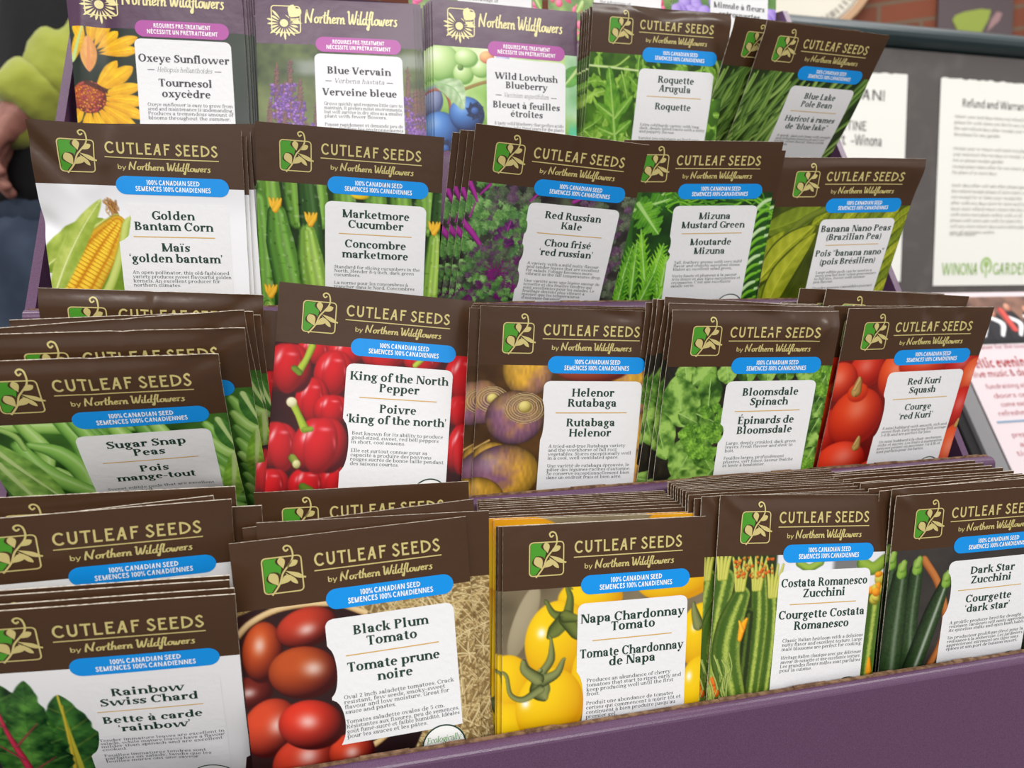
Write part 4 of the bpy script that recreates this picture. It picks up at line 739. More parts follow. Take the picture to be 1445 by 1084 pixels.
# ------------------------------------------------------------------ what is printed on each kind
KINDS = {k.key: k for k in (
    Kind('chard', ['Rainbow', 'Swiss Chard'], ['Bette à carde', '‘rainbow’'], ['Tender immature leaves are excellent in', 'salads, while mature leaves have a flavour', 'milder than spinach and are excellent', 'cooked.', '', 'Feuilles immatures tendres sont', 'parfaites en salade, tandis que les', 'feuilles mûres ont une saveur'], paint_chard, bumps=((.62, .22, .06),)),
    Kind('plum', ['Black Plum', 'Tomato'], ['Tomate prune', 'noire'], ['Oval 2 inch saladette tomatoes. Crack', 'resistant, few seeds, smoky-sweet', 'flavour and low moisture. Great for', 'sauce and pastes.', '', 'Tomates saladette ovales de 5 cm.', 'Résistantes aux fissures, peu de semences,', 'goût fumé-sucré et faible humidité. Idéales', 'pour les sauces et les pâtes.'], paint_plum, bumps=((.62, .11, .032), (.86, .11, .048)), em=.061),
    Kind('napa', ['Napa Chardonnay', 'Tomato'], ['Tomate Chardonnay', 'de Napa'], ['Produces an abundance of cherry', 'tomatoes that start to ripen early and', 'keep producing well until the first', 'frost.', '', 'Produit une abondance de tomates', 'cerises qui commencent à mûrir tôt et', 'continuent à bien produire jusqu’au', 'premier gel.'], paint_napa, bumps=((.87, .15, .035),), nv=(.479, .526, .649, .697), dv=.768, div=.5665),
    Kind('costata', ['Costata Romanesco', 'Zucchini'], ['Courgette Costata', 'Romanesco'], ['Classic Italian heirloom with a delicious', 'nutty flavor and excellent texture. Large', 'male blossoms are perfect for cooking.', '', 'Héritage italien classique avec une délicieuse', 'saveur de noisette et une excellente texture.', 'Les grandes fleurs mâles sont parfaites', 'pour la cuisine.'], paint_costata),
    Kind('dark', ['Dark Star', 'Zucchini'], ['Courgette', '‘dark star’'], ['A prolific producer bred for drought', 'resistance. Gardeners will surely appreciate', 'its spineless stalks and open bush habit.', '', 'Un producteur prolifique élevé pour la', 'résistance à la sécheresse. Les jardiniers', 'apprécieront sûrement ses tiges sans', 'épines et son port de buisson ouvert.'], paint_dark, bumps=((.57, .12, .03),)),
    Kind('snap', ['Sugar Snap', 'Peas'], ['Pois', 'mange-tout'], ['Sweet edible pods that are excellent', 'raw or cooked.'], paint_snap),
    Kind('king', ['King of the North', 'Pepper'], ['Poivre', '‘king of the north’'], ['Best known for its ability to produce', 'good-sized, sweet, red bell peppers', 'in short, cool seasons.', '', 'Elle est surtout connue pour sa', 'capacité à produire des poivrons', 'rouges sucrés de bonne taille pendant', 'des saisons courtes.'], paint_king, bumps=((.81, .13, .036),)),
    Kind('ruta', ['Helenor', 'Rutabaga'], ['Rutabaga', 'Helenor'], ['A tried-and-true Rutabaga variety', 'and the workhorse of fall root', 'vegetables. Stores exceptionally well', 'in a cool, well-ventilated space.', '', 'Une variété de rutabaga éprouvée, le', 'pilier des légumes-racines d’automne.', 'Se conserve exceptionnellement bien', 'dans un endroit frais et bien aéré.'], paint_ruta, bumps=((.6, .1, .014),)),
    Kind('spin', ['Bloomsdale', 'Spinach'], ['Épinards de', 'Bloomsdale'], ['Large, deeply crinkled, dark green', 'leaves. Fresh flavour and slow to', 'bolt.', '', 'Feuilles larges, profondément', 'plissées, vert foncé. Saveur fraîche', 'et lente à boulonner.'], paint_spin, bumps=((.68, .05, .025),)),
    Kind('kuri', ['Red Kuri', 'Squash'], ['Courge', '‘red Kuri’'], ['A mini hubbard with smooth, rich and', 'sweet flesh. Early maturing fruit average', '3-4 lb and are perfect for pies.', '', 'Un mini hubbard à la chair onctueuse,', 'riche et sucrée. Les fruits à maturation', 'précoce pèsent en moyenne 3 à 4 lb et', 'sont parfaits pour les tartes.'], paint_kuri, bumps=((.66, .13, .03),), em=.059),
    Kind('corn', ['Golden', 'Bantam Corn'], ['Maïs', '‘golden bantam’'], ['An open pollinator, this old-fashioned', 'variety produces sweet flavourful golden', 'kernels. An excellent producer for', 'northern climates.'], paint_corn, bumps=((.48, .1, .07),), card_l=.36),
    Kind('cuke', ['Marketmore', 'Cucumber'], ['Concombre', 'marketmore'], ['Standard for slicing cucumbers in the', 'North. Slender 8-9 inch, dark green', 'cucumbers.', '', 'La norme pour les concombres à', 'trancher dans le Nord. Concombres'], paint_cuke),
    Kind('kale', ['Red Russian', 'Kale'], ['Chou frisé', '‘red russian’'], ['A variety with a mild nutty flavour', 'and tender leaves that are excellent', 'for salads. Foliage becomes more', 'vibrant as the fall temperatures drop.', '', 'Une variété avec une légère saveur de', 'noisette et des feuilles tendres qui', 'sont excellentes pour les salades. Le', 'feuillage devient plus vibrant à', 'mesure que les températures', 'd’automne baissent.'], paint_kale, bumps=((.53, .04, .012), (.68, .05, .014), (.86, .06, .016)), em=.06),
    Kind('mizu', ['Mizuna', 'Mustard Green'], ['Moutarde', 'Mizuna'], ['Tall, feathery greens with very mild', 'flavor and crunchy succulent stems.', 'Makes an excellent salad green.', '', 'Verte haute et plumeux à la saveur', 'très douce et aux tiges succulentes et', 'croquantes. C’est une excellente', 'salade verte.'], paint_mizu, bumps=((.62, .04, .012), (.7, .03, .016)), em=.06),
    Kind('bana', ['Banana Nano Peas', '(Brazilian Pea)'], ['Pois “banana nano”', '(pois Brésilien)'], ['Large edible pods can be used as a', 'snow pea but best when peas mature', 'to full size. Sweet with intense', 'pea flavour.', '', 'Grandes gousses comestibles pouvant'], paint_bana, em=.061),
    Kind('oxeye', ['Oxeye Sunflower'], ['Tournesol', 'oxycèdre'], ['Oxeye sunflower is easy to grow from', 'seed and maintenance is undemanding.', 'Produces a tremendous amount of', 'blooms throughout the summer.', '', 'Facile à cultiver à partir de graines,', 'et l’entretien est peu exigeant.'], paint_oxeye, True, 'Heliopsis helianthoides', nv=(.48, 0, .625, .69), dv=.745, em=.066),
    Kind('verv', ['Blue Vervain'], ['Verveine bleue'], ['Grows quickly and requires little care to', 'maintain. It prefers moist environments,', 'but will survive in dry sites as a smaller', 'plant with fewer flowers.', '', 'Pousse rapidement et demande peu de', 'soins. Préfère les environnements'], paint_verv, True, 'Verbena hastata', nv=(.472, 0, .612), dv=.675, em=.066),
    Kind('blue', ['Wild Lowbush', 'Blueberry'], ['Bleuet à feuilles', 'étroites'], ['A tasty wild blueberry that prefers acidic', 'soil. It may take three years for the plants'], paint_blue, True, 'Vaccinium angustifolium', nv=(.478, .535, .665, .72), dv=.775, em=.062),
    Kind('arug', ['Roquette', 'Arugula'], ['Roquette'], ['Extra cold hardy variety with long,', 'dark, deeply lobed leaves with a nutty', 'and peppery flavour.', '', 'Variété très résistante au froid avec', 'des feuilles longues, foncées'], paint_arug, nv=(.467, .523, .64)),
    Kind('bean', ['Blue Lake', 'Pole Bean'], ['Haricot à rames', 'de “blue lake”'], ['A sturdy, dark pole bean with straight', 'and stringless round pods and very', 'tender, sweet flavour. Heavy yields', 'all season.'], paint_bean, em=.059),
    Kind('pink', [], [], ['', 'the advantage of', '', 'the advantage of'], paint_flowers((190, 40, 110), (250, 130, 180), 1), True, nv=(.472, 0, .60), dv=.66),
    Kind('rose', [], [], ['the advantage of', 'the advantage of', '', 'the advantage of'], paint_flowers((200, 40, 90), (255, 130, 170), 4), True, nv=(.472, 0, .60), dv=.66),
    Kind('mimulus', [], ['Mimule à fleurs', 'entrouvertes'], [], paint_mimulus, True, nv=(.472, 0, .62, .69), em=.066),
)}
# sheet shape of each stack: bend along the height, twist, dents (u, v, size, size, angle, mm)
SH = {'chard': (.27, -.06, ((.9, .95, .2, .12, 40, 1.2),)), 'plum': (-.05, .016, ()), 'napa': (.015, .023, ()), 'costata': (.057, .025, ((.06, .03, .1, .03, 40, .8), (.4, .02, .3, .03, 0, -.7))), 'dark': (.04, .03, ((.05, .03, .06, .03, 40, .8),)),
      'snap': (.37, .036, ((.4, .0, .9, .05, 0, -2.2), (.5, .05, .03, .1, 8, .9), (.9, .05, .1, .04, -30, -1.2), (.92, .75, .12, .08, 20, 1.2), (.1, .9, .2, .12, 0, 2))), 'king': (-.17, -.008, ((.93, .06, .05, .1, 0, .7),)), 'ruta': (.07, -.04, ((.75, .03, .12, .03, 6, -.9), (.88, .06, .06, .05, 0, .6))),
      'spin': (-.013, .0026, ((.5, .0, .9, .04, 0, -1.4), (.93, .07, .05, .1, 28, 2.2), (.98, .0, .08, .08, 0, -2.4), (.55, .04, .12, .04, 12, -1.1), (.72, .06, .04, .08, 0, .9))), 'kuri': (.0635, .02, ((.55, .03, .035, .06, 0, -.9), (.78, .03, .035, .06, 10, -.9), (1.0, .0, .25, .3, 0, 1.6))),
      'corn': (.05, -.037, ((.2, .1, .14, .12, 0, -1.2), (.0, .0, .22, .42, -20, 5.0), (.04, .13, .04, .2, -38, -1.6), (.32, .16, .06, .16, 20, 1.6), (.22, .24, .08, .06, 0, -1.2), (.02, .5, .08, .06, 50, -2.5))), 'cuke': (-.03, .012, ()), 'kale': (.04, .005, ((.55, .02, .04, .05, 0, .5),)),
      'mizu': (-.02, .013, ((.96, .1, .1, .2, 0, .8),)), 'bana': (.05, .10, ((.5, .0, .9, .04, 0, -1.4), (.55, .04, .3, .03, 0, .8), (.95, .08, .1, .1, 30, 1.2), (.98, .0, .2, .2, 0, 1.5))), 'oxeye': (-.16, -.02, ((.06, .35, .05, .3, 6, 1.5), (.2, .3, .05, .2, 0, -.8))),
      'verv': (-.047, .053, ()), 'blue': (.02, 0, ()), 'arug': (.23, -.014, ((.5, .0, .9, .04, 0, -1.3), (.3, .02, .1, .03, 15, .8), (.55, .03, .1, .04, -10, -.8), (.92, .05, .12, .05, 10, 1.0))), 'bean': (.3, .05, ((.02, .05, .08, .1, 20, 1.2), (1.0, .0, .2, .15, 0, 1.6))),
      'pink': (0, 0, ()), 'rose': (0, 0, ()), 'mimulus': (0, 0, ())}
FLOOR = {1: -197.5, 2: -117.5, 3: -31.5, 4: 52.5, 5: 133.0}
# key: (row, what it is, how the front one looks, pose of the front packet (x, y, z, lean, yaw, roll))
FRONT = {
 'chard': (1, 'Swiss chard', 'red and yellow ribbed leaves', (-79.01, 236.8, -87.88, -14.96, -1.968, 2.292)),
 'plum': (1, 'plum tomato', 'oval dark red tomatoes over straw', (-.19, 248.9, -74.88, -.8218, -3.143, -2.743)),
 'napa': (1, 'yellow tomato', 'round yellow tomatoes and curly stems', (96.37, 246.6, -79.71, .8956, -1.031, 1.783)),
 'costata': (1, 'striped zucchini', 'ribbed light green zucchini and blossoms', (185.5, 247.5, -76.73, 2.549, 1.761, 4.785)),
 'dark': (1, 'dark zucchini', 'smooth blackish green zucchini', (265.7, 240.2, -79.23, -4.433, -2.774, .2299)),
 'snap': (2, 'snap pea', 'plump green pea pods', (-84.75, 266.1, -12.7, -24.53, .4467, -.6078)),
 'king': (2, 'red pepper', 'glossy red bell peppers', (16.44, 307, 11.13, -.6452, .7062, 6.359)),
 'ruta': (2, 'rutabaga', 'purple and yellow rutabaga roots', (97.63, 287.7, 2.268, -5.006, -.4704, 2.779)),
 'spin': (2, 'spinach', 'crinkled round spinach leaves', (177.8, 271.8, -.3081, -12.13, -.9267, 1.538)),
 'kuri': (2, 'red squash', 'smooth orange red squashes', (267.5, 277.1, .1073, -12.49, 1.678, 0)),
 'corn': (3, 'sweet corn', 'a yellow corn cob on white', (-80.34, 333.2, 82.8, -6.184, -4, 1.284)),
 'cuke': (3, 'cucumber', 'ridged green cucumbers with yellow blossoms', (7.875, 328.9, 84.1, -12.4, -3.043, 3.152)),
 'kale': (3, 'curly kale', 'frilly green and purple leaves', (101.4, 308.8, 80.74, -24.47, -.6697, 4.369)),
 'mizu': (3, 'mustard green', 'feathery bright green leaves', (177, 320, 83.63, -21.85, -4.212, -.7024)),
 'bana': (3, 'snow pea', 'flat yellowish green pods', (263.3, 321, 78.45, -19.8, -2.679, -1.258)),
 'oxeye': (4, 'oxeye sunflower', 'yellow daisy flowers', (-84.56, 399.4, 171.1, -4.712, -2.864, -.4644)),
 'verv': (4, 'blue vervain', 'violet flower spikes', (3.429, 400.4, 168.7, 3.45, -4.256, -.1166)),
 'blue': (4, 'blueberry', 'ripe blueberries under a leaf', (95.68, 393.6, 170.9, -1.122, .1111, .3347)),
 'arug': (4, 'arugula', 'lobed green arugula leaves', (181.8, 375.9, 169.3, -9.124, -2.473, .7471)),
 'bean': (4, 'pole bean', 'long thin green beans', (275.5, 359, 159.2, -27.97, 3.106, 0)),
 'pink': (5, 'pink wildflower', 'pink blossoms, above the blueberry packets', (88, 436, 247, 0, 0, .5)),
 'rose': (5, 'rose pink wildflower', 'rose pink blossoms, above the arugula packets', (174, 434, 249, 0, 0, .5)),
 'mimulus': (5, 'violet wildflower', 'violet blossoms, above the pole bean packets', (275, 470, 266, 0, 0, .5)),
}
BEHIND = {
'chard':[(-79.57,239.2,-86.76,-14.96,-1.968,2.2),(-81.26,241.6,-84.68,-14.96,-1.968,2.2),(-81.57,244,-83.95,-14.96,-1.968,2.2),(-80.85,249,-60.85,-13.23,3.655,0.9555),(-86.75,254.2,-62.05,-13.2,-1.968,-3),(-71.63,256.6,-64.48,-13.1,-1.968,1.5),(-80.24,258,-57.22,-12.4,-1.968,1.5)],
'plum':[(8.993,251.3,-71.53,-0.8218,-3.143,0.8676),(3.744,253.7,-70.53,-0.8218,-3.143,-3.601),(7.644,256.3,-78.29,-0.8218,-3.143,1.046),(7.536,258.7,-79.43,-0.8218,-3.143,3.095),(9.964,261.1,-79.83,-0.8218,-3.143,6.748),(6.731,263.9,-78.06,-0.8218,-3.143,1.606),(5.692,274.9,-65.94,-0.8218,-3.143,0.3875)],
'napa':[(95.03,248.7,-80.29,0.8956,-1.031,1.783),(94.61,250.8,-80.73,0.8956,-1.031,1.783),(94.48,252.9,-79.58,0.8956,-1.031,2.394),(93.1,255.1,-79.51,0.8956,-1.031,2.388),(93.19,257.2,-78.58,0.8956,-1.031,1.807),(92.91,259.4,-77.85,0.8956,-1.031,1.76),(91.66,261.5,-77.36,0.8956,-1.031,1.384),(90.99,263.7,-76.83,0.8956,-1.031,1.512),(90.81,265.8,-76.65,0.8956,-1.031,1.664),(91.71,268,-76.47,0.8956,-1.031,1.72),(91.18,270.1,-76.29,0.8956,-1.031,1.567),(91.57,272.3,-75.98,0.8956,-1.031,1.527),(91.94,274.4,-75.95,0.8956,-1.031,1.492)],
'costata':[(178.5,249.7,-76.29,2.549,1.761,3.5),(176.5,251.9,-76.49,2.549,1.761,2.049),(175,254.1,-75.56,2.549,1.761,2.158),(175.1,256.3,-74.81,2.549,1.761,2.225),(174.7,258.5,-74.6,2.549,1.761,2.067),(174.9,260.7,-74.43,2.549,1.761,1.898),(174.8,262.9,-74.38,2.549,1.761,1.738),(175,265.1,-74.18,2.549,1.761,1.361),(175,267.3,-73.89,2.549,1.761,1.091),(175,269.5,-73.6,2.549,1.761,0.8189),(174.8,271.7,-73.27,2.549,1.761,0.5394),(175.6,273.9,-73.26,2.549,1.761,0.3673)],
'dark':[(265.5,242.5,-76.27,-4.433,-2.774,-0.4382),(261.7,245.2,-76.76,-4.433,-2.774,-1.478),(258.7,248.2,-76.45,-4.433,-2.774,-1.254),(257.1,251.2,-75.69,-4.433,-2.774,0.3631),(256.3,254.7,-75.73,-4.433,-2.774,-0.3889),(254.1,258.2,-74.84,-4.433,-2.774,-0.3349),(252.4,262.2,-74.38,-4.433,-2.774,-0.06798),(251.7,266.2,-74.27,-4.433,-2.774,-0.6186),(251,270.2,-74.26,-4.433,-2.774,-1.349)],
'snap':[(-75.88,270.1,-3.669,-24,0.4467,-0.6121),(-76.22,275.1,0.6409,-22.5,0.4467,-4.02),(-74.23,283.1,1.914,-20.5,0.4467,-1.539),(-72.16,288.1,0.7919,-19,0.4467,-1.117),(-72.55,306.1,11.75,-14,0.4467,2.468)],
'king':[(8.527,310.5,0.9115,-0.6452,0.7062,4.5),(17.27,314,6.944,-0.6452,0.7062,4.5)],
'ruta':[(93.44,290.3,1.478,-5.006,-0.4704,2.8),(94.89,292.9,3.026,-5.006,-0.4704,1.924),(96.01,295.7,3.89,-5.006,-0.4704,2.073)],
'spin':[(177.3,274.2,2.157,-12.13,-0.9267,2.199),(176.4,276.6,3.619,-12.13,-0.9267,4.197),(174.1,279,3.592,-12.13,-0.9267,2.726),(173.2,281.4,3.892,-12.13,-0.9267,2.659),(171,283.8,2.936,-12.13,-0.9267,2.001)],
'kuri':[(259.7,281.1,0.9024,-12.49,1.678,1),(260.8,284.6,7.539,-12.49,1.678,2.807),(249.3,288.1,8.499,-12.49,1.678,2.06),(255,291.1,4.804,-12.49,1.678,0),(244,294.1,3.755,-12.49,1.678,0)],
'corn':[(-78.76,336.1,81.16,-6.184,-4,1.3),(-77.29,338.6,83.15,-6.184,-4,0.2),(-75.24,341.1,85.92,-6.184,-4,-1.6)],
'cuke':[(7.266,331.5,83.02,-12.4,-3.043,3.2),(6.055,334.1,82.58,-12.4,-3.043,3.2)],
'kale':[(98.36,311.5,78.29,-24.47,-0.6697,4.4),(95.43,314.2,79.12,-24.47,-0.6697,4.4),(92.33,316.9,78.6,-24.47,-0.6697,4.4)],
'mizu':[(180.5,323,80.22,-21.85,-4.212,-0.7)],
'bana':[(248.3,326,79.09,-19.8,-2.679,-0.5)],
'oxeye':[(-82.92,401.8,171.9,-4.712,-2.864,-0.3),(-81.98,404.2,172.3,-4.712,-2.864,-0.3),(-81.11,406.6,174.5,-4.712,-2.864,-0.3),(-80.03,409,173.9,-4.712,-2.864,-0.3)],
'verv':[(5.194,402.7,169.8,3.45,-4.256,0),(6.397,405,169.7,3.45,-4.256,0),(8.062,407.3,171.6,3.45,-4.256,0),(9.466,409.6,170.8,3.45,-4.256,0)],
'blue':[(94.34,395.9,171,-1.122,0.1111,0.3),(93.47,398.2,171.2,-1.122,0.1111,0.3),(92.77,400.5,171.4,-1.122,0.1111,0.3),(91.66,402.8,171.1,-1.122,0.1111,0.3)],
'arug':[(180.7,378.3,167.9,-9.124,-2.473,0.7),(180.3,380.7,167.8,-9.124,-2.473,0.7),(179.9,383.1,168.3,-9.124,-2.473,0.7),(179.1,385.5,168.1,-9.124,-2.473,0.7),(178.7,387.9,168.3,-9.124,-2.473,0.7)],
'bean':[(258.5,363,162,-27.97,3.106,-0.3122),(262.1,366.5,161.7,-27.97,3.106,0)],
}
FULL = {'chard': range(9), 'snap': range(9), 'plum': (6,), 'kuri': (0, 1, 2), 'bean': (0, 1), 'king': (0, 1), 'mizu': (0,), 'bana': (0,)}
ORD = ['first', 'second', 'third', 'fourth', 'fifth', 'sixth', 'seventh', 'eighth', 'ninth', 'tenth', 'eleventh', 'twelfth', 'thirteenth', 'fourteenth']
EXTRA = ('leaf_emblem', 'brand_lettering', 'origin_badge', 'badge_lettering')
def height(key, pos, k, tau, row):
    a = math.radians(pos[3]); S = Sheet(1.385, k, tau); drop_ = -(S.base.y * math.sin(-a) + S.base.z * math.cos(a))
    drop_ += 41 * abs(math.sin(math.radians(pos[5]))); return max(1.33, min(1.42, 1.385 * (pos[2] - FLOOR[row]) / max(drop_, 1)))
LOW = {r: 999.0 for r in FLOOR}
def low(row, o, S):                                              # lowest corner of a standing packet, mm
    R_ = o.rotation_euler.to_matrix(); LOW[row] = min([LOW[row]] + [(o.location.z + (R_ @ Vector(c * 1)).z - CAMZ) * 1000 for c in S.P([0, 1, .5], [S.H] * 3, 0).tolist() for c in [np.array(c)]])
for key, (row, what, look, pos) in FRONT.items():
    K = KINDS[key]; k, tau, dents = SH[key]; H = height(key, pos, k, tau, row); S = Sheet(H, k, tau, .6, dents)
    meshes = build_packet(K, S); root = stand_packet(meshes, S, pos[:3], pos[3:])
    low(row, root, S); grp = what + ' seed packets'
    tag(root, f'{what} seed packet picturing {look}, front of its stack' if row < 5 else f'{what} seed packet picturing {look}', 'seed packet', grp)
    for n, b in enumerate(BEHIND.get(key, ())):
        keep = ['envelope', 'header_band', 'picture_print'] + (list(EXTRA) if n in FULL.get(key, ()) else [])
        flip = key == 'napa' and n in (2, 3); a, w, r = (math.radians(x) for x in b[3:])
        R = Matrix.Rotation(w, 3, 'Z') @ Matrix.Rotation(-a, 3, 'X') @ Matrix.Rotation(r, 3, 'Y')
        c = root.copy(); COL.objects.link(c); loc = mm(*b[:3]) + R @ S.base * .001
        if flip: loc = loc + R @ Vector((0, 0, H * W * .001)); R = R @ Matrix.Rotation(math.pi, 3, 'Y')
        c.location = loc; c.rotation_euler = R.to_euler(); flip or low(row, c, S)
        for ch in root.children:
            if ch.name.split('.')[0] not in keep: continue
            d = ch.copy(); COL.objects.link(d); d.parent = c
            for gch in ch.children:
                if gch.name.split('.')[0] in keep: e = gch.copy(); COL.objects.link(e); e.parent = d
        tag(c, f'{what} seed packet turned upside down, {ORD[n]} behind the front one' if flip else f'{what} seed packet in its stack, {ORD[n]} behind the front one', 'seed packet', grp)

# ------------------------------------------------------------------ the cardboard display rack
CARDP = mat('purple_cardboard', rgb(100, 68, 98), .27, .5, noise=(rgb(78, 51, 79), 3400, .38, .64), bump=(1800, .15, .0003))
CARDR = mat('raw_cardboard_edge', rgb(138, 108, 82), .8, .2, noise=(rgb(96, 70, 52), 300, .4, .6))
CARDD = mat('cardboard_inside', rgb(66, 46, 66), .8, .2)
rack = empty('seed_display_rack', (.09, .35, 0)); rk = Matrix.Translation((-.09, -.35, 0))
tag(rack, 'tiered purple cardboard display rack holding the rows of seed packets', 'display rack')
def rb(m, name, mt, parent=rack, smooth=False):
    m.V = [tuple(Vector(v) * .001 + Vector((-.09, -.35, CAMZ))) for v in m.V] if parent is rack else [tuple(Vector(v) * .001 + Vector((-.09, -.35, CAMZ))) for v in m.V]
    return m.build(name, mt, parent, smooth)
LIPS = {1: (237.6, -156.4), 2: (280.8, -75.8), 3: (331.5, 6.2), 4: (378.5, 88), 5: (424, 168)}
X0, X1 = -129.0, 318.0
for r, (y, z) in LIPS.items():
    zb = (-330, -330, LOW[2] + 9)[min(r, 2)] if r < 3 else LOW[r] - 3.4
    t = 4.0; rr = 3.4; prof = [(y - 1.2, zb), (y - 1.2, z - 6)] + [(y - 1.2 + rr - rr * math.cos(math.radians(q)), z - rr + rr * math.sin(math.radians(q)) - .2) for q in (8, 22, 36, 50, 64, 78, 90)] + [(y + t, z - .2), (y + t, zb)]
    m = MB(); m.prism(prof, X0 - (0 if r > 1 else 2), X1 - (0 if r > 1 else -2)); lip = rb(m, 'front_lip', CARDP)
    m = MB(); random.seed(r); x = X0 + 1; V = []
    while x < X1 - 6:
        l = random.uniform(5, 16); hgt = random.choice((.25, .4, .3, .7, .35)); m.box(x, y + t - 1.6, z - .4, min(x + l, X1 - 1), y + t + .15, z + hgt); x += l
    e = rb(m, 'torn_edge', CARDR, lip)
    m = MB(); m.box(X0, y + t + (5 if r == 2 else 0), LOW[r] - 3.4, X1, y + 92, LOW[r] - .3); rb(m, 'shelf_tray', CARDD)
def sidep(x0, x1, ya, za):
    ys = lambda z: ya + (z - za) / 1.77
    P = [(237, -330), (237, -186), (ys(-154), -154), (ys(215), 215), (ys(215) + 60, 230), (540, 230), (540, -330)]
    m = MB(); m.prism(P, x0, x1); return m
rb(sidep(X0 - 4, X0, 299, -73), 'side_panel', CARDP); rb(sidep(X1, X1 + 4, 301.4, -74.3), 'side_panel', CARDP)
m = MB(); m.box(X0, 536, -330, X1, 540, 228); rb(m, 'back_panel', CARDD)
m = MB(); m.box(X0 - 4, 206, -750, X1 + 4, 540, -330); rb(m, 'base_box', CARDP)

# ------------------------------------------------------------------ the shop behind: floor, brick wall, service counter
fl = mat('polished_concrete', rgb(120, 116, 110), .35, .4, noise=(rgb(98, 95, 90), 3, .35, .65))
m = MB(); m.box(-6, -3, -.1, 6, 9, 0); structure(m.build('floor', fl))
br = bpy.data.materials.new('red_brick'); br.use_nodes = True; nt = br.node_tree; pb = nt.nodes['Principled BSDF']; pb.inputs['Roughness'].default_value = .85
tc = nt.nodes.new('ShaderNodeTexCoord'); bt = nt.nodes.new('ShaderNodeTexBrick'); nt.links.new(tc.outputs['UV'], bt.inputs['Vector']); nt.links.new(bt.outputs['Color'], pb.inputs['Base Color'])
for i, v in ((1, rgb(128, 68, 44)), (2, rgb(108, 58, 40)), (3, rgb(108, 90, 72))): bt.inputs[i].default_value = v
for n_, v in (('Scale', 1.0), ('Mortar Size', .008), ('Brick Width', .34), ('Row Height', .092), ('Bias', 0.0)): bt.inputs[n_].default_value = v
q0 = Vector((2.558, 2.717, 0)); dw = Vector((-math.sin(math.radians(57)), math.cos(math.radians(57)), 0)); nw = Vector((dw.y, -dw.x, 0))
def wallpt(a, d, z): p = q0 + dw * a - nw * d; return Vector((p.x, p.y, z))
V = [wallpt(a, d, z) for d in (0, -.12) for a in (-2.0, 8.0) for z in (0, 3.0)]
me = mesh('wall_back', V, [(0, 1, 3, 2), (4, 6, 7, 5), (0, 4, 5, 1), (2, 3, 7, 6), (1, 5, 7, 3), (0, 2, 6, 4)], br); uvl = me.uv_layers.new(name='UVMap')
for lp in me.loops: co = me.vertices[lp.vertex_index].co; uvl.data[lp.index].uv = ((Vector((co.x, co.y, 0)) - q0).dot(dw), co.z)
structure(link('wall_back', me))
ROTW = Matrix((tuple(-dw), tuple(nw), (0, 0, 1))).transposed()                # local x along the wall to the right, y into it
def on_wall(name, a, z, d=.012): o = empty(name, wallpt(a, d, z), ROTW.to_euler()); return o
sg = on_wall('wall_sign', -.20, 1.9); tag(sg, 'dark maroon sign with a lime green leaf on the brick wall', 'sign')
mb = MB(); mb.box(-.14, -.012, -.18, .14, .012, .22); mb.build('sign_board', mat('maroon_paint', rgb(52, 18, 28), .4), sg)
def flatshape(name, P, y, mt, parent, th=.004):
    n = len(P); m = MB(); m.add([(a, y, b) for a, b in P] + [(a, y - th, b) for a, b in P], [tuple(range(n)), tuple(range(2 * n - 1, n - 1, -1))] + [(i, (i + 1) % n, n + (i + 1) % n, n + i) for i in range(n)]); return m.build(name, mt, parent)
LIME = mat('lime_paint', rgb(136, 152, 32), .5)
flatshape('leaf_shape', [(-.085, -.03), (-.06, -.085), (0, -.11), (.025, -.1), (.05, -.05), (.058, -.01), (.02, .0), (-.04, -.002), (-.075, -.012)], -.0125, LIME, sg)
flatshape('pale_shape', [(.045, -.1), (.09, -.06), (.1, -.03), (.08, -.02), (.06, -.05)], -.0125, mat('dusty_pink_paint', rgb(150, 112, 112), .5), sg); sg.location.z = 1.9 + .125
pq = on_wall('round_wall_plaque', .47, 2.27, .03); tag(pq, 'round cream plaque with a wooden rim high on the brick wall', 'plaque')
def annulus(name, r0, r1, y0, y1, mt, parent, n=56):
    m = MB(); V = []; F = []
    for k in range(n):
        a = 2 * math.pi * k / n; c, s = math.cos(a), math.sin(a)
        V += [(r0 * c, y0, r0 * s), (r1 * c, y0, r1 * s), (r1 * c, y1, r1 * s), (r0 * c, y1, r0 * s)]
        b = 4 * k; d = 4 * ((k + 1) % n)
        for i in range(4): F.append((b + i, d + i, d + (i + 1) % 4, b + (i + 1) % 4))
    m.add(V, F); return m.build(name, mt, parent)
annulus('wooden_rim', .25, .285, -.03, .02, mat('pale_wood', rgb(190, 150, 112), .5), pq); annulus('cream_ring', .02, .252, -.012, .01, mat('cream_enamel', rgb(226, 220, 204), .4), pq); annulus('dark_line', .236, .242, -.0145, -.0118, mat('grey_line', rgb(120, 112, 104), .5), pq)
TK = MB()
for k in range(60):
    a = 2 * math.pi * k / 60; c, s = math.cos(a), math.sin(a); h_ = .004 + .006 * (k % 5 == 0); TK.add([((r * c - w * s), y, (r * s + w * c)) for y in (-.0145, -.0118) for r, w in ((.195, -h_), (.195, h_), (.225, h_), (.225, -h_))], [(0, 1, 2, 3), (7, 6, 5, 4), (0, 4, 5, 1), (1, 5, 6, 2), (2, 6, 7, 3), (3, 7, 4, 0)])
TK.build('minute_marks', mat('grey_marks', rgb(150, 144, 134), .5), pq)

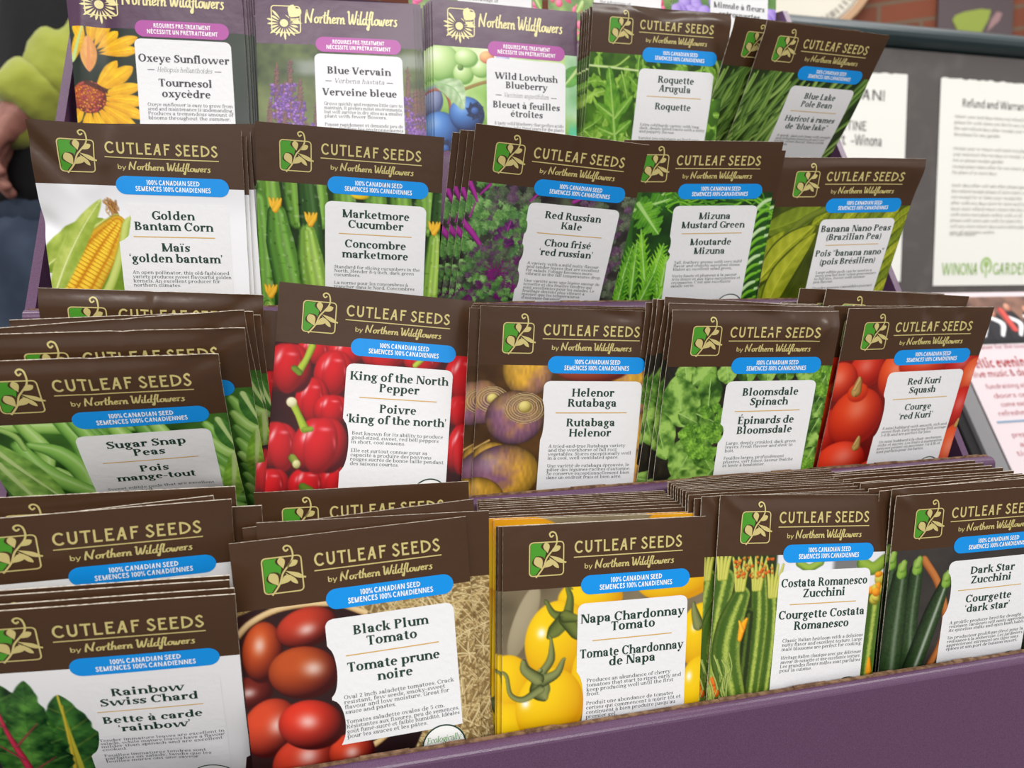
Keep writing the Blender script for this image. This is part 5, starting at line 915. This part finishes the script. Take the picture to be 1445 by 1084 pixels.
ct = empty('service_counter', (1.1, 1.15, 0)); tag(ct, 'dark grey service counter with a teal rounded top rail and notices taped on', 'counter')
mo = Vector((-1.1, -1.15, 0))
def cb(m, n_, mt, smooth=False): m.V = [tuple(Vector(v) + mo) for v in m.V]; return m.build(n_, mt, ct, smooth)
m = MB(); m.box(.45, .90, .08, 2.3, .93, 1.128); cb(m, 'front_panel', mat('charcoal_laminate', rgb(84, 78, 76), .5, .4, noise=(rgb(96, 90, 88), 24, .5, .7)))
m = MB(); m.box(.45, .94, 0, 2.3, 1.35, 1.1); cb(m, 'cabinet', mat('cabinet_grey', rgb(70, 66, 66), .6))
m = MB(); m.prism([(.93 - .045 * math.sin(math.radians(q)) * 1.0 - .0, 1.147 + .021 * math.cos(math.radians(q))) for q in range(0, 181, 15)] + [(1.4, 1.126), (1.4, 1.168)], .42, 2.35); cb(m, 'top_rail', mat('teal_rail', rgb(32, 51, 55), .28, .6, bump=(60, .1, .002)), False)
m = MB(); m.box(.47, .91, 0, 2.28, .94, .08); cb(m, 'kick_board', mat('kick_black', rgb(30, 30, 32), .6))
SHEETW = mat('laminated_paper', rgb(240, 239, 232), .25, .5, bump=(30, .1, .002)); TXT = mat('grey_type', rgb(166, 164, 158), .6); TXTD = mat('black_type', rgb(74, 72, 70), .6); TXTG = mat('light_green_type', rgb(150, 190, 96), .6); TREE = mat('tree_mark_green', rgb(160, 196, 110), .6)
def flat_text(name, PP, y, mt, parent):                          # polygons in (x, z) metres on a surface facing the aisle
    V = []; F = []
    for p in PP: n = len(V); V += [(a, y, b) for a, b in p]; F.append(tuple(range(n, n + len(p))))
    return link(name, mesh(name, V, F, mt), parent)
def tx(s, x, z, em, al='l', S=.09, sf=False, width=None): return [[(a, -b) for a, b in p] for p in text(s, x, -z, em, al, S, sf, width)]
def notice(x0, x1, z0, z1, label, seed):
    o = empty('taped_notice', ((x0 + x1) / 2, .8995, z0)); tag(o, label, 'notice', 'notices on the counter front'); hw = (x1 - x0) / 2; h = z1 - z0
    n = 40; random.seed(seed); P = []
    for i in range(n + 1): P.append((-hw + 2 * hw * i / n, h + random.uniform(-.0012, .0012)))
    flatshape('paper_sheet', [(-hw, 0), (hw, 0)][::-1] + P, 0, SHEETW, o, .0008)
    return o, hw, h
def para_lines(x, z, w, n, seed, em=.0072, lh=.0088):
    random.seed(seed); out = []; ws = 'the of and items return store with receipt days plant within will for any refund not garden or your stock please all sale after'.split()
    for i in range(n):
        s_ = ''
        while len(s_) < (w / em * 1.9 if i < n - 1 else w / em * random.uniform(.4, 1.4)): s_ += random.choice(ws) + ' '
        out += tx(s_.strip(), x, z - i * lh, em, 'l', .09)
    return out
z_ = CAMZ
no, hw, h = notice(.886, 1.095, z_ + .033, z_ + .342, 'white laminated refund and warranty notice with a green tree mark at its bottom', 1)
flat_text('heading', tx('Refund and Warranty', -.065, .2685, .017, 'l', .1, width=.13), -.0012, TXTD, no)
B = []
for (dz, n, sd) in ((.252, 4, 1), (.205, 3, 3), (.178, 2, 4), (.15, 9, 5), (.056 + .02, 1, 8)): B += para_lines(-.078, dz, .158, n, sd)
flat_text('small_print', B, -.0012, TXT, no)
flat_text('garden_lettering', tx('WINONA', -.09, .0165, .026, 'l', .12, width=.069), -.0012, TXTG, no); flat_text('garden_lettering', tx('GARDENS', .007, .0165, .026, 'l', .12, width=.082), -.0012, TXTG, no)
T_ = [p for p in [[(a * .011 - .006, b * .014 + .03) for a, b in q] for q in ring(0, 0, 1, 1, -60, 240, .3, .3)]] + [[(-.0075, .012), (-.0045, .012), (-.005, .03), (-.007, .03)], disc(-.006, .033, .005)]
flat_text('tree_mark', T_, -.0012, TREE, no)
no, hw, h = notice(.60, .826, z_ + .04, z_ + .342, 'white laminated notice half hidden behind the pole bean packets', 2)
flat_text('heading', tx('AN!', .034, .263, .021, 'l', .1, width=.042), -.0012, TXTD, no)
flat_text('notice_lettering', tx('RTINE', .0, .219, .019, 'l', .1, width=.045) + tx('rt', -.006, .198, .022, 'l', .1, width=.016) + tx('–Winona', .018, .198, .022, 'l', .1, width=.054) + para_lines(-.09, .17, .17, 6, 4), -.0012, TXTD, no)

# ------------------------------------------------------------------ leaning flyer stand
an = math.radians(31); st = empty('flyer_stand', (.70, .56, 0)); tag(st, 'grey sloped flyer stand with black sides beside the display rack', 'stand')
GRS = mat('grey_plastic', rgb(128, 126, 128), .45, .4); BLK = mat('black_panel', rgb(24, 22, 23), .6, .3)
O = Vector((.592, .520, CAMZ - .1613)); UP = Vector((0, math.sin(an), math.cos(an))); NO = Vector((0, -math.cos(an), math.sin(an)))
def sp(x, t, d=0): return Vector((x, O.y, O.z)) + UP * t + NO * d - Vector((.70, .56, 0))
def slab(m, x0, x1, t0, t1, d0, d1): m.add([sp(x, t, d) for d in (d0, d1) for t in (t0, t1) for x in (x0, x1)], [(0, 2, 3, 1), (4, 5, 7, 6), (0, 1, 5, 4), (1, 3, 7, 5), (3, 2, 6, 7), (2, 0, 4, 6)])
m = MB(); slab(m, .594, .86, -.12, .204, -.006, -.001); m.build('sloped_panel', GRS, st)
m = MB(); slab(m, .590, .608, -.12, .204, -.001, .004); m.build('edge_strip', GRS, st); m = MB(); slab(m, .846, .862, -.12, .204, -.001, .004); m.build('edge_strip', GRS, st)
def sside(x0, x1):
    a, b = sp(0, -.12), sp(0, .204); m = MB(); m.prism([(a.y, a.z), (b.y, b.z), (b.y + .06, b.z), (b.y + .06, -.0), (a.y, -.0)], x0 - .70, x1 - .70); return m
sside(.578, .5895).build('side_panel', BLK, st); sside(.8625, .874).build('side_panel', BLK, st)
m = MB(); m.box(.5895 - .7, -.09, 0, .8625 - .7, .16, .4); m.build('plinth', BLK, st)
fy = empty('event_flyer', Vector((.70, .56, 0)) + sp(.727, -.02, .001)); tag(fy, 'white event flyer with a band photo and red type on the sloped grey stand', 'flyer')
fy.rotation_euler = (-an, 0, 0)
FW, FH = .228, .225
m = MB(); m.box(-FW / 2, -.0008, 0, FW / 2, 0, FH); m.build('paper_sheet', mat('flyer_paper', rgb(218, 204, 208), .55, .3), fy)
class FP(Paint): pass
v, u = np.meshgrid(np.linspace(0, .34, 90), np.linspace(0, 1, 240), indexing='ij'); p = FP(u.ravel(), v.ravel()); p.bg((60, 44, 40), (150, 110, 92), 9)
R_ = np.random.RandomState(9)
for i in range(9):
    x = .06 + .11 * i; p.ell(x, .3, .06, .2, 0, (14, 12, 16), (40, 36, 42), 0); p.ell(x, .08 + .02 * (i % 3), .022, .03, 0, (140, 84, 66), (214, 156, 130), 0)
    p.line([(x - .03, .15), (x + .03, .2), (x + .0, .28)], [.014, .018, .012], (190, 186, 190), (250, 248, 248)); i % 3 or p.line([(x - .05, .1), (x - .02, .24)], .02, (150, 30, 30), (226, 96, 86))
p.fill(C3(20, 18, 20), sm(.3, .32, p.v)); NV = np.stack([(p.u - .5) * (FW - .012), np.full(len(p.u), -.0011), FH - .006 - p.v * (FW - .012) * .79], -1)
me = fastmesh('flyer_photo', NV, 239, 89, PHOTO); ca = me.color_attributes.new('Col', 'FLOAT_COLOR', 'POINT'); c4 = np.ones((len(p.u), 4), np.float32); c4[:, :3] = lin(np.clip(p.C, 0, 1)); ca.data.foreach_set('color', c4.ravel()); link('flyer_photo', me, fy)
RED = mat('red_type', rgb(176, 66, 72), .6); PNK = mat('pink_type', rgb(186, 116, 122), .6)
flat_text('flyer_heading', tx('Celtic evening', -.109, .134, .0165, 'l', .15, width=.08), -.0011, RED, fy)
flat_text('flyer_lettering', tx('live music & dance', -.109, .1235, .0112, 'l', .1, width=.082), -.0011, RED, fy)
B = tx('a fundraiser for the town hall', -.108, .1555, .007, 'l', .1, width=.1)
for i, (h_, t_) in enumerate(((.1105, 'fundraising at the town hall'), (.1, 'doors open at seven'), (.0905, 'come early and bring a friend'), (.081, 'refreshments in the lobby'), (.058, 'presented by the music club'), (.048, 'all ages welcome'), (.039, 'tickets at the door'), (.03, 'thank you'))): B += tx(t_, -.1 + .004 * (i % 3), h_, .0075, 'l', .1, width=.1)
flat_text('flyer_small_print', B, -.0011, PNK, fy); m = MB(); m.box(-.106, -.0013, .0735, .1, -.0009, .0755); m.build('blue_rule', mat('blue_rule_ink', rgb(120, 150, 176), .6), fy)

# ------------------------------------------------------------------ a shopper standing behind the rack, turned sideways
def skinned(name, J, E, root, m, parent, sub=2):
    names = list(J); me = bpy.data.meshes.new(name); me.from_pydata([J[k][0] for k in names], [(names.index(a), names.index(b)) for a, b in E], [])
    o = bpy.data.objects.new(name, me); COL.objects.link(o); md = o.modifiers.new('s', 'SKIN'); md.use_smooth_shade = True; sv = me.skin_vertices[0].data
    for i, k in enumerate(names): r = J[k][1]; sv[i].radius = r if isinstance(r, tuple) else (r, r); sv[i].use_root = (k == root)
    o.modifiers.new('u', 'SUBSURF').levels = sub; dg = bpy.context.evaluated_depsgraph_get(); n = bpy.data.meshes.new_from_object(o.evaluated_get(dg)); bpy.data.objects.remove(o)
    n.name = name; n.materials.clear(); n.materials.append(m); n.polygons.foreach_set('use_smooth', [True] * len(n.polygons)); return link(name, n, parent)
PB = Vector((-.40, 1.30, 0)); who = empty('person', PB); tag(who, 'person in a black vest, lime sweatshirt and dark jeans, one hand lowered, behind the rack', 'person')
L_ = lambda x, y, z: tuple(Vector((x, y, z)) - PB)
SKIN = mat('skin', rgb(150, 100, 88), .5, .35, noise=(rgb(132, 84, 74), 60, .4, .65)); LIMES = mat('lime_sweatshirt', rgb(150, 156, 62), .9, .1, sheen=.3, bump=(160, .4, .001)); BLKV = mat('black_vest', rgb(18, 18, 21), .7, .2, bump=(80, .3, .002)); JEAN = mat('dark_denim', rgb(58, 68, 84), .85, .15, noise=(rgb(44, 52, 68), 14, .35, .65), bump=(300, .3, .0006))
J = {'pelvis': (L_(-.36, 1.30, .95), (.12, .09)), 'waist': (L_(-.34, 1.30, 1.1), (.12, .10)), 'chest': (L_(-.32, 1.30, 1.3), (.13, .11)), 'neck0': (L_(-.31, 1.30, 1.46), .065), 'neck1': (L_(-.325, 1.30, 1.53), .055),
     'jaw': (L_(-.362, 1.30, 1.59), (.058, .058)), 'head': (L_(-.34, 1.30, 1.655), (.092, .092)), 'crown': (L_(-.33, 1.30, 1.715), (.08, .08)),
     'shL': (L_(-.26, 1.16, 1.43), .06), 'elL': (L_(-.19, 1.18, 1.20), .045), 'wrL': (L_(-.402, 1.115, 1.06), (.026, .032)), 'paL': (L_(-.424, 1.108, 1.015), (.016, .038)),
     'shR': (L_(-.28, 1.46, 1.43), .06), 'elR': (L_(-.26, 1.46, 1.12), .045), 'wrR': (L_(-.55, 1.30, 1.03), (.026, .032)), 'paR': (L_(-.60, 1.28, 1.02), (.016, .036)),
     'hiL': (L_(-.39, 1.22, .90), .07), 'knL': (L_(-.43, 1.20, .50), .06), 'anL': (L_(-.41, 1.20, .09), .03), 'toL': (L_(-.52, 1.19, .045), (.018, .02)),
     'hiR': (L_(-.38, 1.38, .90), .07), 'knR': (L_(-.43, 1.40, .50), .06), 'anR': (L_(-.40, 1.40, .09), .03), 'toR': (L_(-.51, 1.405, .045), (.018, .02))}
E = [('pelvis', 'waist'), ('waist', 'chest'), ('chest', 'neck0'), ('neck0', 'neck1'), ('neck1', 'jaw'), ('jaw', 'head'), ('head', 'crown'), ('chest', 'shL'), ('shL', 'elL'), ('elL', 'wrL'), ('wrL', 'paL'), ('chest', 'shR'), ('shR', 'elR'), ('elR', 'wrR'), ('wrR', 'paR'),
     ('pelvis', 'hiL'), ('hiL', 'knL'), ('knL', 'anL'), ('anL', 'toL'), ('pelvis', 'hiR'), ('hiR', 'knR'), ('knR', 'anR'), ('anR', 'toR')]
def hand(t, p, d, side, curl):                                   # four unequal fingers and a thumb off the palm
    d = Vector(d).normalized(); s = Vector(side).normalized(); c = Vector(curl).normalized()
    for i, (o, l) in enumerate(((-.028, .066), (-.010, .076), (.009, .071), (.027, .056))):
        a = Vector(p) + s * o + d * .02; b = a + d * l * .45; e = b + (d * .75 + c * .6).normalized() * l * .33; f = e + (d * .3 + c).normalized() * l * .3
        for k, (q, r) in enumerate(((a, .0105), (b, .0095), (e, .0085), (f, .0075))): J[f'{t}{i}{k}'] = (L_(*q), r); E.append((f'pa{t}' if k == 0 else f'{t}{i}{k-1}', f'{t}{i}{k}'))
    a = Vector(p) - d * .012 - s * .034; b = a - s * .018 + d * .026; e = b + d * .026 + c * .012
    for k, (q, r) in enumerate(((a, .012), (b, .011), (e, .009))): J[f'{t}t{k}'] = (L_(*q), r); E.append((f'pa{t}' if k == 0 else f'{t}t{k-1}', f'{t}t{k}'))
hand('L', (-.424, 1.108, 1.015), (-.42, -.1, -.9), (.1, -.95, .1), (.7, .0, -.5)); hand('R', (-.60, 1.28, 1.02), (-1, -.2, -.2), (.2, -1, 0), (0, 0, -1))
bod = skinned('body', J, E, 'pelvis', SKIN, who, 3)
for v_ in bod.data.vertices:                                     # nose, chin, brow, cheeks and eye sockets pushed out of the head
    x, y, z = v_.co + PB
    if x > -.36 or z < 1.55: continue
    for (dy, z0, sy, sz, amp) in ((0, 1.632, .014, .02, .026), (0, 1.615, .02, .012, .01), (0, 1.575, .028, .016, .012), (0, 1.682, .045, .012, .006), (.033, 1.655, .014, .011, -.008), (-.033, 1.655, .014, .011, -.008), (.045, 1.625, .02, .02, .005), (-.045, 1.625, .02, .02, .005)):
        v_.co.x -= amp * math.exp(-((y - 1.30 - dy) / sy) ** 2 - ((z - z0) / sz) ** 2)
FOLD = bpy.data.textures.new('cloth_folds', 'CLOUDS'); FOLD.noise_scale = .055
def cloth(name, loops, m, n=20, sub=1, parent=who, fold=0.0):
    b = MB()
    for pts, rad, up in loops: b.tube([L_(*p) for p in pts], rad, n, 1.0, up)
    o = b.build(name, m, parent, True); o.modifiers.new('u', 'SUBSURF').levels = sub; o.modifiers['u'].render_levels = sub
    if fold: o.modifiers['u'].levels = o.modifiers['u'].render_levels = 2; d = o.modifiers.new('d', 'DISPLACE'); d.texture = FOLD; d.strength = fold; d.texture_coords = 'GLOBAL'
    return o
cloth('sweatshirt_body', [([(-.36, 1.30, .97), (-.35, 1.30, 1.02), (-.33, 1.30, 1.2), (-.32, 1.30, 1.38), (-.31, 1.30, 1.45), (-.315, 1.30, 1.49)], [(.185, .16), (.19, .16), (.185, .145), (.185, .135), (.13, .10), (.08, .075)], (1, 0, 0))], LIMES)
cloth('vest', [([(-.365, 1.30, .90), (-.365, 1.30, .93), (-.335, 1.30, 1.15), (-.325, 1.30, 1.34), (-.315, 1.30, 1.43), (-.31, 1.30, 1.46)], [(.205, .175), (.207, .177), (.20, .165), (.195, .155), (.14, .125), (.10, .10)], (1, 0, 0))], BLKV, fold=.02)
cloth('sleeve', [([(-.30, 1.21, 1.455), (-.24, 1.165, 1.43), (-.19, 1.17, 1.32), (-.16, 1.18, 1.225), (-.17, 1.178, 1.18), (-.21, 1.168, 1.168), (-.245, 1.158, 1.152), (-.27, 1.15, 1.153), (-.288, 1.146, 1.127), (-.315, 1.138, 1.13), (-.332, 1.134, 1.10), (-.354, 1.129, 1.098), (-.37, 1.124, 1.08), (-.39, 1.118, 1.066)], [.075, .09, .076, .066, .066, .061, .068, .056, .058, .066, .054, .060, .053, .046], (0, 1, 0))], LIMES, fold=.022)
cloth('cuff', [([(-.376, 1.122, 1.08), (-.387, 1.12, 1.07), (-.408, 1.114, 1.046), (-.416, 1.112, 1.036)], [.05, .056, .053, .044], (0, 1, 0))], LIMES, fold=.022)
cloth('sleeve', [([(-.30, 1.40, 1.455), (-.28, 1.45, 1.43), (-.27, 1.465, 1.3), (-.26, 1.46, 1.13), (-.31, 1.43, 1.07), (-.38, 1.39, 1.05), (-.46, 1.35, 1.04), (-.53, 1.315, 1.035)], [.075, .09, .075, .07, .068, .062, .062, .048], (0, 1, 0))], LIMES, fold=.022)
cloth('sweatshirt_hem', [([(-.42, 1.16, 1.055), (-.42, 1.16, 1.03), (-.425, 1.16, 1.0), (-.425, 1.16, .985)], [(.06, .04), (.075, .05), (.078, .05), (.06, .04)], (1, 0, 0))], mat('olive_sweatshirt', rgb(112, 114, 46), .9, .1, sheen=.3))  # darker copy of the sweatshirt lime, the shade under the arm put into its colour
cloth('jeans', [([(-.36, 1.30, 1.0), (-.365, 1.30, .93), (-.375, 1.30, .85)], [(.19, .165), (.20, .17), (.19, .16)], (1, 0, 0)), ([(-.40, 1.22, .92), (-.415, 1.21, .80), (-.42, 1.205, .70), (-.43, 1.205, .50), (-.42, 1.2, .3), (-.41, 1.2, .055)], [(.115, .115), (.11, .115), (.10, .105), (.075, .08), (.064, .068), (.066, .07)], (0, 1, 0)), ([(-.38, 1.38, .92), (-.40, 1.385, .80), (-.41, 1.39, .70), (-.43, 1.4, .50), (-.41, 1.4, .3), (-.40, 1.4, .055)], [(.115, .115), (.11, .115), (.10, .105), (.075, .08), (.064, .068), (.066, .07)], (0, 1, 0))], JEAN, fold=.018)
SHOE = mat('black_shoe', rgb(28, 27, 28), .5)
for dx, y in ((0, 1.195), (.01, 1.405)): cloth('shoe', [([(-.36 + dx, y, .05), (-.40 + dx, y, .055), (-.50 + dx, y, .045), (-.57 + dx, y, .035), (-.60 + dx, y, .03)], [(.03, .045), (.042, .05), (.045, .042), (.042, .033), (.025, .022)], (0, 0, 1))], SHOE)
HAIR = mat('dark_brown_hair', rgb(52, 38, 30), .55, .3, bump=(200, .5, .002)); hx = .075; ex = .063
cloth('hair', [([(-.285, 1.30, 1.545), (-.295, 1.30, 1.60), (-.305, 1.30, 1.66), (-.318, 1.30, 1.71), (-.325, 1.30, 1.755), (-.328, 1.30, 1.785)], [(.062, .04), (.088, .07), (.098, .088), (.098, .098), (.08, .085), (.03, .03)], (1, 0, 0))], HAIR, fold=.008)
EYE = mat('eye_white', rgb(230, 226, 220), .2); LIP = mat('lips', rgb(150, 80, 76), .5)
for y in (-.032, .032):
    cloth('eye', [([(-.398, 1.30 + y, 1.655), (-.406, 1.30 + y, 1.655), (-.412, 1.30 + y, 1.655)], [.008, .009, .006], (0, 0, 1))], EYE, 12); cloth('iris', [([(-.408, 1.30 + y, 1.655), (-.4128, 1.30 + y, 1.655), (-.4134, 1.30 + y, 1.655)], [.005, .0045, .002], (0, 0, 1))], HAIR, 10); cloth('ear', [([(-.395 + hx, 1.30 + y * 2.5, 1.62), (-.39 + hx, 1.30 + y * 2.65, 1.65), (-.395 + hx, 1.30 + y * 2.6, 1.685)], [(.01, .012), (.018, .012), (.012, .01)], (0, 1, 0))], SKIN, 10)
cloth('mouth', [([(-.476 + hx, 1.277, 1.60), (-.492 + hx, 1.30, 1.60), (-.476 + hx, 1.323, 1.60)], [.004, .008, .004], (0, 0, 1))], LIP, 10)
